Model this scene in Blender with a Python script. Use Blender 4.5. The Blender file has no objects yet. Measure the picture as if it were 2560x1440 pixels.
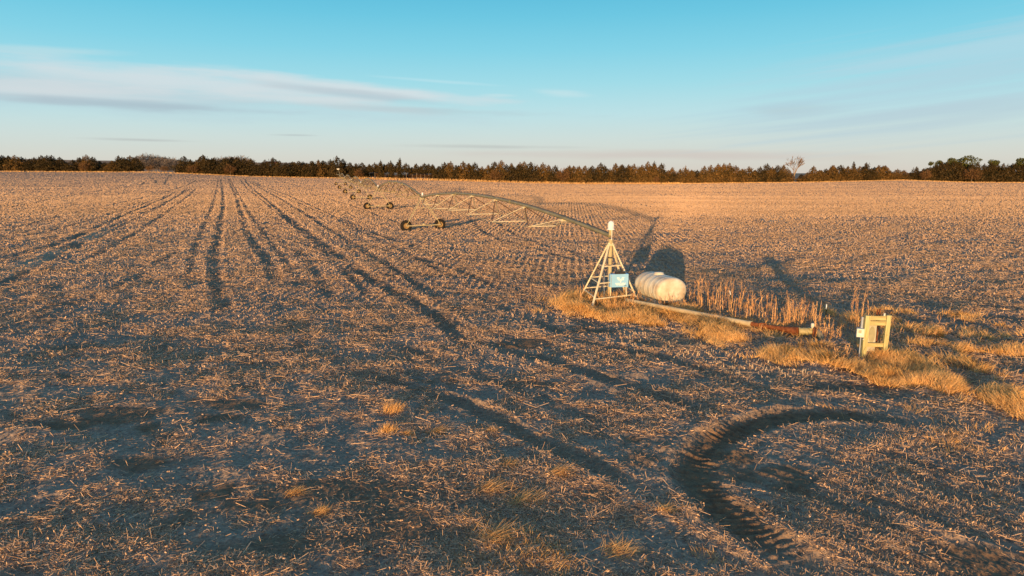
import bpy, math, random
import numpy as np
from mathutils import Vector, Matrix

scene = bpy.context.scene
COL = scene.collection
R = math.radians
F = 1706.7            # focal length in photograph pixels (2560 wide)
H = 7.0               # camera height above the field
PITCH = math.atan(290.0 / F)

# ------------------------------------------------------------------ camera
cd = bpy.data.cameras.new('camera'); cam = bpy.data.objects.new('camera', cd); COL.objects.link(cam)
cd.sensor_width = 36.0; cd.lens = 24.0; cd.clip_start = 0.1; cd.clip_end = 9000
cam.location = (0, 0, H); cam.rotation_euler = (math.pi / 2 - PITCH, 0, 0)
scene.camera = cam

# ------------------------------------------------------------------ world and sun
SUN_AZ, SUN_EL = 14.0, 3.2          # light travels toward azimuth 14 deg right of the view
world = bpy.data.worlds.new('World'); scene.world = world; world.use_nodes = True
wt = world.node_tree; wn = wt.nodes; wl = wt.links
for n in list(wn): wn.remove(n)

def wmath(op, a, b=None, c=None, clamp=False):
    n = wn.new('ShaderNodeMath'); n.operation = op; n.use_clamp = clamp
    for i, v in enumerate((a, b, c)):
        if v is None: continue
        if isinstance(v, (int, float)): n.inputs[i].default_value = v
        else: wl.new(v, n.inputs[i])
    return n.outputs[0]

def wmix(fac, a, b):
    n = wn.new('ShaderNodeMix'); n.data_type = 'RGBA'
    wl.new(fac, n.inputs[0])
    for v, s in ((a, n.inputs[6]), (b, n.inputs[7])):
        if isinstance(v, tuple): s.default_value = (*v, 1)
        else: wl.new(v, s)
    return n.outputs[2]

def srgb(r, g, b):
    return tuple((c / 255 / 12.92 if c / 255 <= 0.04045 else ((c / 255 + 0.055) / 1.055) ** 2.4) for c in (r, g, b))

tc = wn.new('ShaderNodeTexCoord'); sep = wn.new('ShaderNodeSeparateXYZ'); wl.new(tc.outputs['Generated'], sep.inputs[0])
X, Y, Z = sep.outputs
AZ = wmath('ARCTAN2', X, Y)
EL = wmath('ARCSINE', Z)
elf = wmath('MULTIPLY', EL, 1 / (math.pi / 2), clamp=True)
ramp = wn.new('ShaderNodeValToRGB'); wl.new(elf, ramp.inputs[0])
stops = [(0.0, srgb(212, 205, 194)), (1.2, srgb(211, 213, 204)), (2.6, srgb(204, 219, 216)), (4.6, srgb(186, 222, 228)),
         (7.0, srgb(158, 217, 230)), (9.5, srgb(130, 208, 229)), (12, srgb(106, 197, 224)), (14.5, srgb(86, 184, 217)),
         (24, srgb(86, 164, 208)), (45, srgb(96, 140, 188)), (90, srgb(80, 112, 160))]
cr = ramp.color_ramp
while len(cr.elements) < len(stops): cr.elements.new(0.5)
for e, (d, c) in zip(cr.elements, stops):
    e.position = d / 90.0
for e, (d, c) in zip(cr.elements, stops):
    e.color = (*c, 1)
sky_col = ramp.outputs[0]
# warm glow of the low sun, behind the camera
glow = wmath('MULTIPLY', wmath('POWER', wmath('MAXIMUM', wmath('ADD', wmath('MULTIPLY', X, -math.sin(R(SUN_AZ))), wmath('MULTIPLY', Y, -math.cos(R(SUN_AZ)))), 0.0), 6.0), 0.8, clamp=True)
sky_col = wmix(glow, sky_col, (0.95, 0.62, 0.38))
# stretched noise for the stratus
cmb = wn.new('ShaderNodeCombineXYZ'); wl.new(wmath('MULTIPLY', AZ, 5.0), cmb.inputs[0]); wl.new(wmath('MULTIPLY', EL, 42.0), cmb.inputs[1])
nz = wn.new('ShaderNodeTexNoise'); nz.inputs['Scale'].default_value = 1.0; nz.inputs['Detail'].default_value = 6; nz.inputs['Roughness'].default_value = 0.55
wl.new(cmb.outputs[0], nz.inputs['Vector'])
N1 = nz.outputs['Fac']
cmb2 = wn.new('ShaderNodeCombineXYZ'); wl.new(wmath('MULTIPLY', AZ, 2.2), cmb2.inputs[0])
wl.new(wmath('MULTIPLY', wmath('SUBTRACT', EL, wmath('MULTIPLY', AZ, 0.10)), 75.0), cmb2.inputs[1])
nz2 = wn.new('ShaderNodeTexNoise'); nz2.inputs['Scale'].default_value = 1.0; nz2.inputs['Detail'].default_value = 4
wl.new(cmb2.outputs[0], nz2.inputs['Vector'])
N2 = nz2.outputs['Fac']

def px_dir(x, y):
    u = (x - 1280) / F; v = (720 - y) / F
    fy = math.cos(PITCH) + v * math.sin(PITCH); fz = -math.sin(PITCH) + v * math.cos(PITCH)
    return math.atan2(u, fy), math.atan2(fz, math.hypot(u, fy))

def cloud(col, x, y, rx, ry, tilt, color, op, wob=1.0, nse=None, soft=0.85):
    nse = nse or N1
    a, e = px_dir(x, y); ra = rx / F; re = ry / F
    da = wmath('SUBTRACT', AZ, a)
    p = wmath('DIVIDE', da, ra)
    q = wmath('DIVIDE', wmath('SUBTRACT', wmath('SUBTRACT', EL, e), wmath('MULTIPLY', da, tilt)), re)
    d = wmath('SQRT', wmath('ADD', wmath('MULTIPLY', p, p), wmath('MULTIPLY', q, q)))
    d = wmath('ADD', d, wmath('MULTIPLY', wmath('SUBTRACT', nse, 0.5), 2.4 * wob))
    ss = wn.new('ShaderNodeMapRange'); ss.interpolation_type = 'SMOOTHSTEP'
    wl.new(d, ss.inputs[0])
    ss.inputs[1].default_value = 1.15; ss.inputs[2].default_value = 1.15 - soft - 0.25
    ss.inputs[3].default_value = 0.0; ss.inputs[4].default_value = op
    return wmix(ss.outputs[0], col, color)

W = srgb(214, 222, 226); G = srgb(168, 188, 200); PK = srgb(205, 196, 190)
sky_col = cloud(sky_col, 330, 234, 900, 56, -0.03, srgb(184, 208, 217), 0.8, 0.7)
sky_col = cloud(sky_col, 420, 200, 560, 34, -0.05, W, 0.75, 0.8)
sky_col = cloud(sky_col, 60, 222, 400, 24, 0.0, srgb(212, 218, 222), 0.75, 0.8)
sky_col = cloud(sky_col, 330, 262, 420, 13, -0.02, G, 0.75)
sky_col = cloud(sky_col, 900, 222, 420, 20, -0.09, W, 0.75)
sky_col = cloud(sky_col, 900, 237, 260, 12, -0.09, G, 0.5)
sky_col = cloud(sky_col, 780, 254, 330, 17, -0.05, srgb(208, 220, 224), 0.85)
sky_col = cloud(sky_col, 1000, 273, 420, 11, -0.03, srgb(176, 198, 206), 0.55)
sky_col = cloud(sky_col, 130, 126, 170, 11, 0.03, srgb(178, 218, 228), 0.9, 0.8)
sky_col = cloud(sky_col, 1080, 202, 190, 5, -0.06, srgb(196, 228, 236), 0.4, 0.8)
sky_col = cloud(sky_col, 1400, 232, 90, 10, -0.09, srgb(206, 228, 232), 0.45, 1.0)
sky_col = cloud(sky_col, 1245, 238, 55, 5, -0.02, srgb(206, 226, 230), 0.4, 0.8)
sky_col = cloud(sky_col, 360, 350, 150, 5, -0.01, srgb(178, 184, 184), 0.7, 0.6)
sky_col = cloud(sky_col, 740, 338, 60, 3, 0.0, srgb(178, 190, 192), 0.6, 0.6)
sky_col = cloud(sky_col, 1240, 367, 240, 6, -0.01, srgb(184, 190, 188), 0.6, 0.7)
sky_col = cloud(sky_col, 1650, 388, 620, 14, -0.01, PK, 0.7, 0.7)
sky_col = cloud(sky_col, 1960, 276, 110, 24, 0.0, srgb(178, 192, 198), 0.5, 0.8)
sky_col = cloud(sky_col, 2420, 190, 560, 110, 0.09, srgb(174, 208, 222), 0.75, 1.1, N2, 1.0)
sky_col = cloud(sky_col, 2450, 130, 520, 30, 0.10, srgb(170, 214, 228), 0.7, 1.2, N2, 0.9)
sky_col = cloud(sky_col, 2380, 300, 520, 60, 0.05, srgb(184, 205, 214), 0.6, 1.0, N2, 1.0)
nish = wn.new('ShaderNodeTexSky'); nish.sky_type = 'NISHITA'; nish.sun_disc = False
nish.sun_elevation = R(SUN_EL); nish.sun_rotation = R(SUN_AZ + 180)
bg1 = wn.new('ShaderNodeBackground'); wl.new(nish.outputs[0], bg1.inputs[0]); bg1.inputs[1].default_value = 0.05
bg2 = wn.new('ShaderNodeBackground'); wl.new(sky_col, bg2.inputs[0]); bg2.inputs[1].default_value = 0.80
mx = wn.new('ShaderNodeMixShader'); mx.inputs[0].default_value = 0.92
wl.new(bg1.outputs[0], mx.inputs[1]); wl.new(bg2.outputs[0], mx.inputs[2])
wo = wn.new('ShaderNodeOutputWorld'); wl.new(mx.outputs[0], wo.inputs[0])

sl = bpy.data.lights.new('sun', 'SUN'); sun = bpy.data.objects.new('sun', sl); COL.objects.link(sun)
sl.energy = 5.0; sl.angle = R(0.5); sl.color = (1.0, 0.62, 0.29)
ldir = Vector((math.sin(R(SUN_AZ)), math.cos(R(SUN_AZ)), -math.tan(R(SUN_EL))))
sun.rotation_euler = ldir.to_track_quat('-Z', 'Y').to_euler(); sun.location = (-20, -60, 30)
scene.view_settings.view_transform = 'Standard'; scene.view_settings.look = 'None'
scene.view_settings.exposure = 0.45; scene.view_settings.gamma = 1.0; scene.view_settings.use_curve_mapping = False

# ------------------------------------------------------------------ materials
def mat(name, color, rough=0.7, metal=0.0, var=0.25, scale=6.0, bump=0.0, color2=None, attr=None, spec=0.3, trans=0.0):
    m = bpy.data.materials.new(name); m.use_nodes = True
    nt = m.node_tree; b = nt.nodes['Principled BSDF']; out = nt.nodes['Material Output']
    b.inputs['Roughness'].default_value = rough; b.inputs['Metallic'].default_value = metal
    b.inputs['Specular IOR Level'].default_value = spec
    t = nt.nodes.new('ShaderNodeTexCoord')
    n = nt.nodes.new('ShaderNodeTexNoise'); n.inputs['Scale'].default_value = scale; n.inputs['Detail'].default_value = 5
    nt.links.new(t.outputs['Object'], n.inputs['Vector'])
    fac = n.outputs['Fac']
    if attr:
        a = nt.nodes.new('ShaderNodeAttribute'); a.attribute_name = attr; fac = a.outputs['Fac']
    r = nt.nodes.new('ShaderNodeValToRGB')
    c2 = color2 or tuple(c * (1 - var) for c in color)
    lo, hi = (0.0, 1.0) if attr else (0.32, 0.68)
    r.color_ramp.elements[0].position = lo; r.color_ramp.elements[0].color = (*c2, 1)
    r.color_ramp.elements[1].position = hi; r.color_ramp.elements[1].color = (*color, 1)
    nt.links.new(fac, r.inputs[0]); nt.links.new(r.outputs[0], b.inputs['Base Color'])
    if bump:
        bp = nt.nodes.new('ShaderNodeBump'); bp.inputs['Strength'].default_value = bump; bp.inputs['Distance'].default_value = 0.02
        nt.links.new(n.outputs['Fac'], bp.inputs['Height']); nt.links.new(bp.outputs[0], b.inputs['Normal'])
    if trans:
        tr = nt.nodes.new('ShaderNodeBsdfTranslucent'); nt.links.new(r.outputs[0], tr.inputs[0])
        ms = nt.nodes.new('ShaderNodeMixShader'); ms.inputs[0].default_value = trans
        nt.links.new(b.outputs[0], ms.inputs[1]); nt.links.new(tr.outputs[0], ms.inputs[2]); nt.links.new(ms.outputs[0], out.inputs[0])
    return m

M = {}
M['galv'] = mat('galvanised', (0.50, 0.42, 0.24), 0.55, 0.0, color2=(0.36, 0.29, 0.15), scale=3)
M['galv_pipe'] = mat('galvanised_pipe', (0.27, 0.235, 0.13), 0.5, 0.0, color2=(0.18, 0.155, 0.085), scale=1.2)
M['rusty_rod'] = mat('rusty_rod', (0.22, 0.125, 0.06), 0.8, 0.0, color2=(0.12, 0.06, 0.03), scale=3)
M['galv_far'] = mat('weathered_galvanised', (0.40, 0.32, 0.16), 0.6, 0.0, color2=(0.25, 0.19, 0.09), scale=3)
M['tower_steel'] = mat('tower_steel', (0.74, 0.64, 0.44), 0.55, 0.0, color2=(0.56, 0.46, 0.28), scale=5)
M['rubber'] = mat('rubber', (0.012, 0.011, 0.010), 0.9, color2=(0.024, 0.019, 0.014), scale=9)
M['rim'] = mat('rim_paint', (0.34, 0.22, 0.08), 0.6, color2=(0.18, 0.10, 0.04), scale=6)
M['dome'] = mat('white_dome', (0.85, 0.83, 0.76), 0.4, var=0.06)
M['blue'] = mat('blue_enamel', (0.28, 0.55, 0.80), 0.45, var=0.10, scale=3)
M['white'] = mat('white_paint', (0.85, 0.85, 0.82), 0.5, var=0.05)
M['black'] = mat('black_plastic', (0.03, 0.03, 0.03), 0.6, var=0.2)
M['tank'] = mat('white_polythene', (0.70, 0.66, 0.52), 0.5, color2=(0.50, 0.39, 0.26), scale=2.2)
M['tank_rib'] = mat('white_polythene_rib', (0.74, 0.69, 0.54), 0.5, color2=(0.58, 0.45, 0.30), scale=2.0)
M['pipe'] = mat('pale_pipe', (0.58, 0.47, 0.28), 0.6, color2=(0.38, 0.28, 0.15), scale=2.2, bump=0.1)
M['rust'] = mat('rust', (0.26, 0.085, 0.028), 0.85, color2=(0.11, 0.032, 0.012), scale=7, bump=0.3)
M['flange'] = mat('olive_paint', (0.42, 0.35, 0.16), 0.5, color2=(0.30, 0.23, 0.10), scale=6)
M['elbow'] = mat('grey_pipe', (0.26, 0.22, 0.13), 0.3, color2=(0.20, 0.16, 0.09), scale=4, spec=0.6)
M['concrete'] = mat('concrete', (0.30, 0.27, 0.22), 0.9, var=0.35, scale=9, bump=0.3)
M['boxgrey'] = mat('grey_enclosure', (0.48, 0.45, 0.34), 0.5, color2=(0.38, 0.35, 0.26), scale=2.5)
M['boxlight'] = mat('light_enclosure', (0.66, 0.63, 0.54), 0.5, var=0.12, scale=5)
M['conduit'] = mat('grey_conduit', (0.36, 0.40, 0.44), 0.45, var=0.15)
M['label'] = mat('sticker', (0.62, 0.42, 0.30), 0.6, var=0.3, scale=30)
M['green_post'] = mat('green_post', (0.035, 0.05, 0.025), 0.7, var=0.3)

def wood(name, c1, c2):
    m = bpy.data.materials.new(name); m.use_nodes = True
    nt = m.node_tree; b = nt.nodes['Principled BSDF']; b.inputs['Roughness'].default_value = 0.8; b.inputs['Specular IOR Level'].default_value = 0.2
    t = nt.nodes.new('ShaderNodeTexCoord'); mp = nt.nodes.new('ShaderNodeMapping'); nt.links.new(t.outputs['Object'], mp.inputs[0])
    mp.inputs['Scale'].default_value = (14, 14, 1.2)
    n = nt.nodes.new('ShaderNodeTexNoise'); n.inputs['Scale'].default_value = 1.6; n.inputs['Detail'].default_value = 6
    nt.links.new(mp.outputs[0], n.inputs['Vector'])
    r = nt.nodes.new('ShaderNodeValToRGB'); r.color_ramp.elements[0].position = 0.3; r.color_ramp.elements[0].color = (*c2, 1)
    r.color_ramp.elements[1].position = 0.62; r.color_ramp.elements[1].color = (*c1, 1)
    nt.links.new(n.outputs['Fac'], r.inputs[0]); nt.links.new(r.outputs[0], b.inputs['Base Color'])
    bp = nt.nodes.new('ShaderNodeBump'); bp.inputs['Strength'].default_value = 0.3; bp.inputs['Distance'].default_value = 0.01
    nt.links.new(n.outputs['Fac'], bp.inputs['Height']); nt.links.new(bp.outputs[0], b.inputs['Normal'])
    return m
M['wood'] = wood('treated_wood', (0.56, 0.50, 0.24), (0.34, 0.29, 0.12))
M['wood_board'] = wood('treated_board', (0.52, 0.44, 0.20), (0.30, 0.24, 0.10))
M['straw'] = mat('straw', (0.76, 0.50, 0.30), 0.75, attr='tint', color2=(0.32, 0.195, 0.115), spec=0.25)
M['stubble'] = mat('bleached_stubble', (0.64, 0.43, 0.275), 0.8, attr='tint', color2=(0.40, 0.26, 0.165), spec=0.2)
M['grass'] = mat('dry_grass', (0.95, 0.58, 0.22), 0.7, attr='tint', color2=(0.56, 0.28, 0.09), spec=0.2, trans=0.1)
M['weed'] = mat('dry_weed', (0.84, 0.50, 0.22), 0.8, attr='tint', color2=(0.44, 0.20, 0.08), spec=0.15)
M['stub'] = mat('corn_stub', (0.66, 0.54, 0.40), 0.8, attr='tint', color2=(0.36, 0.24, 0.15), spec=0.2)
M['cedar'] = mat('cedar_foliage', (0.095, 0.060, 0.022), 0.9, attr='tint', color2=(0.022, 0.020, 0.008), spec=0.1)
M['cedar_rust'] = mat('bronze_cedar_foliage', (0.20, 0.108, 0.032), 0.9, attr='tint', color2=(0.055, 0.040, 0.013), spec=0.1)
M['pine'] = mat('pine_foliage', (0.115, 0.115, 0.030), 0.9, attr='tint', color2=(0.035, 0.042, 0.012), spec=0.1)
M['bark'] = mat('dark_bark', (0.09, 0.06, 0.04), 0.9, var=0.4, scale=2)
M['pale_bark'] = mat('pale_bark', (0.34, 0.25, 0.17), 0.9, var=0.3, scale=2)
M['twig'] = mat('pale_twig', (0.26, 0.18, 0.125), 0.9, attr='tint', color2=(0.16, 0.105, 0.07), spec=0.1)
M['haze_grey_twig'] = mat('haze_grey_twig', (0.20, 0.160, 0.130), 0.9, attr='tint', color2=(0.11, 0.09, 0.08), spec=0.1)  # twig colour greyed to stand in for haze over the far grove
M['bush'] = mat('tan_bush_twig', (0.20, 0.105, 0.040), 0.9, attr='tint', color2=(0.10, 0.05, 0.02), spec=0.1)
M['roof'] = mat('red_roof', (0.22, 0.07, 0.05), 0.8, var=0.2)
M['siding'] = mat('pale_siding', (0.45, 0.40, 0.34), 0.8, var=0.15)

# ------------------------------------------------------------------ object helpers
def tag(o, label=None, cat=None, group=None, kind=None):
    if label: o['label'] = label
    if cat: o['category'] = cat
    if group: o['group'] = group
    if kind: o['kind'] = kind
    return o

def empty(name, loc, rz=0.0, label=None, cat=None, group=None):
    o = bpy.data.objects.new(name, None); COL.objects.link(o); o.location = loc; o.rotation_euler = (0, 0, rz)
    o.empty_display_size = 0.3
    return tag(o, label, cat, group)

def mesh_np(name, V, Q, material, parent=None, tint=None, smooth=False, attrs=None):
    """V (n,3), Q (m,k) faces of one size -> ONE mesh object"""
    me = bpy.data.meshes.new(name)
    V = np.ascontiguousarray(V, dtype=np.float32); Q = np.ascontiguousarray(Q, dtype=np.int32)
    me.vertices.add(len(V)); me.vertices.foreach_set('co', V.ravel())
    me.loops.add(Q.size); me.loops.foreach_set('vertex_index', Q.ravel())
    me.polygons.add(len(Q)); me.polygons.foreach_set('loop_start', np.arange(len(Q), dtype=np.int32) * Q.shape[1])
    me.update(calc_edges=True)
    if tint is not None: attrs = dict(attrs or {}, tint=tint)
    for k, v in (attrs or {}).items():
        a = me.attributes.new(k, 'FLOAT', 'POINT'); a.data.foreach_set('value', np.ascontiguousarray(v, dtype=np.float32))
    if smooth: me.polygons.foreach_set('use_smooth', np.ones(len(Q), dtype=bool))
    me.materials.append(material)
    o = bpy.data.objects.new(name, me); COL.objects.link(o)
    if parent: o.parent = parent
    return o

class MB:
    """collects simple solids and links them as ONE mesh object"""
    def __init__(s): s.v, s.f, s.sm = [], [], []
    def add(s, vs, fs, smooth=False):
        o = len(s.v); s.v += [tuple(v) for v in vs]; s.f += [tuple(i + o for i in f) for f in fs]; s.sm += [smooth] * len(fs)
    def tube(s, p0, p1, r0, r1=None, n=10, caps=True):
        r1 = r0 if r1 is None else r1
        p0, p1 = Vector(p0), Vector(p1); d = (p1 - p0).normalized()
        a = d.orthogonal().normalized(); b = d.cross(a)
        vs = []
        for p, r in ((p0, r0), (p1, r1)):
            for k in range(n):
                t = 2 * math.pi * k / n; vs.append(p + (a * math.cos(t) + b * math.sin(t)) * r)
        s.add(vs, [(k, (k + 1) % n, n + (k + 1) % n, n + k) for k in range(n)], n > 5)
        if caps: s.add(vs, [tuple(range(n))[::-1], tuple(range(n, 2 * n))])
    def path(s, pts, rad, n=10):
        pts = [Vector(p) for p in pts]; m = len(pts)
        rad = rad if isinstance(rad, (list, tuple)) else [rad] * m
        vs = []; up = None
        for i, p in enumerate(pts):
            d = (pts[min(i + 1, m - 1)] - pts[max(i - 1, 0)]).normalized()
            a = d.orthogonal().normalized() if up is None else (up - d * up.dot(d)).normalized()
            up = a; b = d.cross(a)
            for k in range(n):
                t = 2 * math.pi * k / n; vs.append(p + (a * math.cos(t) + b * math.sin(t)) * rad[i])
        fs = [(i * n + k, i * n + (k + 1) % n, (i + 1) * n + (k + 1) % n, (i + 1) * n + k) for i in range(m - 1) for k in range(n)]
        s.add(vs, fs, n > 5); s.add(vs, [tuple(range(n))[::-1], tuple(range((m - 1) * n, m * n))])
    def box(s, c, size, rz=0.0, mat3=None, bev=0.0):
        c = Vector(c); hx, hy, hz = (q / 2 for q in size)
        m = mat3 or Matrix.Rotation(rz, 3, 'Z')
        if bev:
            pr = [(hx - bev, hy), (hx, hy - bev), (hx, -hy + bev), (hx - bev, -hy), (-hx + bev, -hy), (-hx, -hy + bev), (-hx, hy - bev), (-hx + bev, hy)]
            vs = [c + m @ Vector((x, y, z)) for z in (-hz, hz) for x, y in pr]
            s.add(vs, [(k, k + 8, (k + 1) % 8 + 8, (k + 1) % 8) for k in range(8)] + [tuple(range(8)), tuple(range(15, 7, -1))]); return
        vs = [c + m @ Vector((x, y, z)) for z in (-hz, hz) for x, y in ((-hx, -hy), (hx, -hy), (hx, hy), (-hx, hy))]
        s.add(vs, [(3, 2, 1, 0), (4, 5, 6, 7), (0, 1, 5, 4), (1, 2, 6, 5), (2, 3, 7, 6), (3, 0, 4, 7)])
    def bar(s, p0, p1, w, h):
        p0, p1 = Vector(p0), Vector(p1); d = p1 - p0; q = d.to_track_quat('Y', 'Z').to_matrix()
        s.box((p0 + p1) / 2, (w, d.length, h), mat3=q)
    def lathe(s, prof, c=(0, 0, 0), axis=(0, 0, 1), n=20, sx=1.0, sy=1.0, caps=True):
        ax = Vector(axis).normalized(); q = ax.to_track_quat('Z', 'Y').to_matrix(); c = Vector(c)
        vs = []
        for r, z in prof:
            for k in range(n):
                t = 2 * math.pi * k / n; vs.append(c + q @ Vector((r * math.cos(t) * sx, r * math.sin(t) * sy, z)))
        m = len(prof)
        s.add(vs, [(i * n + k, i * n + (k + 1) % n, (i + 1) * n + (k + 1) % n, (i + 1) * n + k) for i in range(m - 1) for k in range(n)], True)
        if caps: s.add(vs, [tuple(range(n))[::-1], tuple(range((m - 1) * n, m * n))])
    def build(s, name, material, parent=None):
        me = bpy.data.meshes.new(name); me.from_pydata([tuple(v) for v in s.v], [], s.f)
        me.polygons.foreach_set('use_smooth', s.sm); me.materials.append(material); me.update()
        o = bpy.data.objects.new(name, me); COL.objects.link(o)
        if parent: o.parent = parent
        return o

def copy_tree(o, parent=None):
    c = o.copy(); COL.objects.link(c); c.parent = parent
    for ch in list(o.children): copy_tree(ch, c)
    return c

# ------------------------------------------------------------------ terrain function
def _hash(ix, iy, seed):
    h = (ix.astype(np.int64) * 374761393 + iy.astype(np.int64) * 668265263 + seed * 1442695041) & 0xFFFFFFFF
    h = ((h ^ (h >> 13)) * 1274126177) & 0xFFFFFFFF
    return ((h ^ (h >> 16)) & 0xFFFFFF).astype(np.float64) / 0xFFFFFF

def vnoise(x, y, seed=0):
    ix = np.floor(x); iy = np.floor(y); fx = x - ix; fy = y - iy
    fx = fx * fx * fx * (fx * (fx * 6 - 15) + 10); fy = fy * fy * fy * (fy * (fy * 6 - 15) + 10)
    a = _hash(ix, iy, seed); b = _hash(ix + 1, iy, seed); c = _hash(ix, iy + 1, seed); d = _hash(ix + 1, iy + 1, seed)
    return (a + (b - a) * fx) + ((c + (d - c) * fx) - (a + (b - a) * fx)) * fy - 0.5

EDGE_X = np.array([-700, 0, 400, 640, 850, 1000, 1150, 1300, 1450, 1650, 1850, 2000, 2250, 2400, 2560, 3300])
EDGE_YB = np.array([427, 427, 429, 440, 444, 448, 451, 456, 459, 459, 456.5, 455, 449.5, 455, 456, 456])
EDGE_Z = 7 - (EDGE_YB - 430) * 460 / F
def smooth_z(x, y):
    yy = np.maximum(y, 1.0)
    px = 1280 + F * np.clip(x / yy, -1.1, 1.1)
    e = np.interp(px, EDGE_X, EDGE_Z)
    s = np.clip((y - 100) / 360.0, 0, 1) ** 2.2
    return e * s

def at(px, py, z=None):
    """pixel of the photograph -> point on the field"""
    u = (px - 1280) / F; v = (720 - py) / F
    dy = math.cos(PITCH) + v * math.sin(PITCH); dz = -math.sin(PITCH) + v * math.cos(PITCH)
    t = H / max(-dz, 1e-4)
    if z is not None:
        t = (H - z) / -dz; return np.array([u * t, dy * t])
    t = min(t, 460 / dy)
    for _ in range(30):
        zz = float(smooth_z(np.array([u * t]), np.array([dy * t]))[0]); t = 0.5 * t + 0.5 * min((H - zz) / max(-dz, 1e-4), 470 / dy)
    return np.array([u * t, dy * t])

# wheel tracks: (pixel points, width m, depth m, lugs)
TR = [
 ([(-60, 668), (0, 650), (150, 612), (250, 565), (330, 530), (392, 505), (430, 488)], 0.9, .10, 0),
 ([(-60, 745), (0, 715), (160, 628), (300, 568), (425, 504), (470, 470)], 0.8, .08, 0),
 ([(200, 660), (330, 590), (440, 515), (492, 470)], 0.7, .06, 0),
 ([(560, 800), (550, 740), (536, 690), (535, 640), (548, 570), (558, 520), (557, 480), (552, 448)], 0.8, .09, 0),
 ([(700, 720), (670, 660), (640, 620), (612, 575), (602, 530), (586, 480), (570, 447)], 0.8, .09, 0),
 ([(1190, 860), (1110, 800), (1020, 745), (930, 700), (860, 655), (790, 600), (720, 545), (660, 495), (620, 462), (612, 447)], 0.95, .11, 1),
 ([(1140, 770), (1060, 720), (960, 660), (850, 592), (745, 523), (670, 480), (625, 455)], 0.8, .08, 0),
 ([(1090, 640), (980, 600), (900, 570), (790, 520), (700, 480), (640, 458)], 0.7, .06, 0),
 ([(800, 655), (720, 622), (650, 600), (600, 592), (578, 582), (600, 574), (650, 562), (720, 545)], 0.6, .07, 0),
 ([(830, 640), (760, 612), (700, 595), (655, 582), (648, 576), (670, 568), (720, 555)], 0.6, .07, 0),
 ([(800, 655), (775, 668), (700, 685), (600, 690), (510, 690)], 0.5, .06, 0),
 ([(880, 925), (930, 945), (1010, 960), (1090, 985), (1180, 1015), (1250, 1050)], 0.6, .10, 0),
 ([(1170, 545), (1190, 562), (1205, 580), (1260, 605), (1400, 640), (1480, 668)], 0.7, .09, 0),
 ([(1235, 548), (1250, 562), (1290, 592), (1400, 625), (1500, 648)], 0.7, .09, 0),
 ([(980, 640), (1060, 650), (1180, 690), (1300, 740), (1420, 790), (1500, 830), (1600, 865)], 0.6, .05, 0),
 ([(2330, 1075), (2200, 1045), (2100, 1036), (2000, 1040), (1900, 1057), (1815, 1088), (1755, 1125), (1735, 1165), (1745, 1210), (1790, 1262), (1870, 1322), (1990, 1392), (2110, 1450)], 0.98, .075, 2),
 ([(1330, 890), (1420, 915), (1510, 945), (1600, 978), (1700, 1012), (1800, 1040)], 0.7, .10, 0),
 ([(1480, 855), (1580, 878), (1700, 905), (1800, 940), (1920, 980), (2050, 1010)], 0.7, .10, 0),
 ([(1860, 935), (1960, 945), (2100, 957), (2250, 985)], 0.8, .10, 0),
 ([(1950, 968), (2050, 972), (2160, 980), (2300, 1000)], 0.8, .09, 0),
 ([(2250, 1060), (2330, 1100), (2420, 1135), (2560, 1170)], 0.6, .07, 0),
 ([(1230, 690), (1350, 750), (1480, 805), (1560, 835)], .7, .07, 0), ([(1180, 735), (1330, 800), (1450, 850), (1560, 885)], .6, .06, 0),
 ([(1090, 815), (1250, 870), (1400, 905), (1560, 955), (1700, 1000)], .7, .07, 0), ([(960, 850), (1150, 920), (1300, 980), (1480, 1040), (1620, 1080)], .7, .06, 0),
 ([(740, 620), (795, 690), (835, 760)], .7, .06, 0), ([(575, 447), (592, 480), (615, 520), (640, 560), (700, 640), (760, 720)], .6, .04, 0),
 ([(545, 448), (540, 480), (530, 520), (505, 570), (480, 640), (470, 720)], .6, .035, 0), ([(632, 455), (690, 485), (800, 530), (930, 590), (1040, 650), (1150, 700)], .6, .06, 0),
 ([(600, 450), (640, 490), (710, 545), (780, 605), (860, 680), (950, 760)], .6, .045, 0), ([(-60, 610), (120, 580), (300, 530), (440, 482)], .7, .05, 0), ([(-60, 700), (100, 650), (260, 575), (400, 515), (480, 470)], .6, .06, 0),
 ([(700, 452), (760, 470), (900, 505), (1010, 540)], .7, .05, 0), ([(1560, 505), (1750, 540), (2000, 560), (2300, 570)], .7, .05, 0), ([(1600, 480), (1850, 505), (2200, 520), (2560, 524)], .8, .05, 0),
 ([(1120, 990), (1300, 1080), (1450, 1150), (1620, 1235)], .6, .07, 0), ([(2020, 1310), (2250, 1400), (2480, 1460)], .5, .06, 0),
 ([(2080, 1220), (2350, 1310), (2580, 1370)], .5, .05, 0), ([(1880, 1180), (2150, 1280), (2420, 1400)], .5, .06, 0), ([(2150, 1120), (2350, 1170), (2580, 1230)], .5, .05, 0),
 ([(1000, 720), (1090, 790), (1200, 900)], .7, .07, 0),
 ([(0, 830), (150, 780), (330, 700), (460, 620)], .7, .06, 0), ([(760, 480), (900, 520), (1000, 560)], .8, .05, 0),
 ([(0, 525), (160, 490), (300, 470), (440, 448)], 0.7, .05, 0),
 ([(0, 578), (200, 530), (380, 490), (465, 465), (490, 445)], 0.7, .05, 0),
 ([(0, 488), (150, 465), (260, 450), (330, 436)], 0.7, .05, 0),
 ([(355, 462), (362, 445), (348, 433)], 0.8, .05, 0), ([(385, 462), (392, 445), (372, 433)], 0.8, .05, 0),
 ([(410, 462), (424, 440), (432, 432)], 0.8, .05, 0),
 ([(1050, 470), (1150, 478), (1330, 490)], 0.9, .05, 0),
 ([(1000, 452), (1100, 462), (1300, 478), (1560, 505)], 0.9, .05, 0),
]
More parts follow.
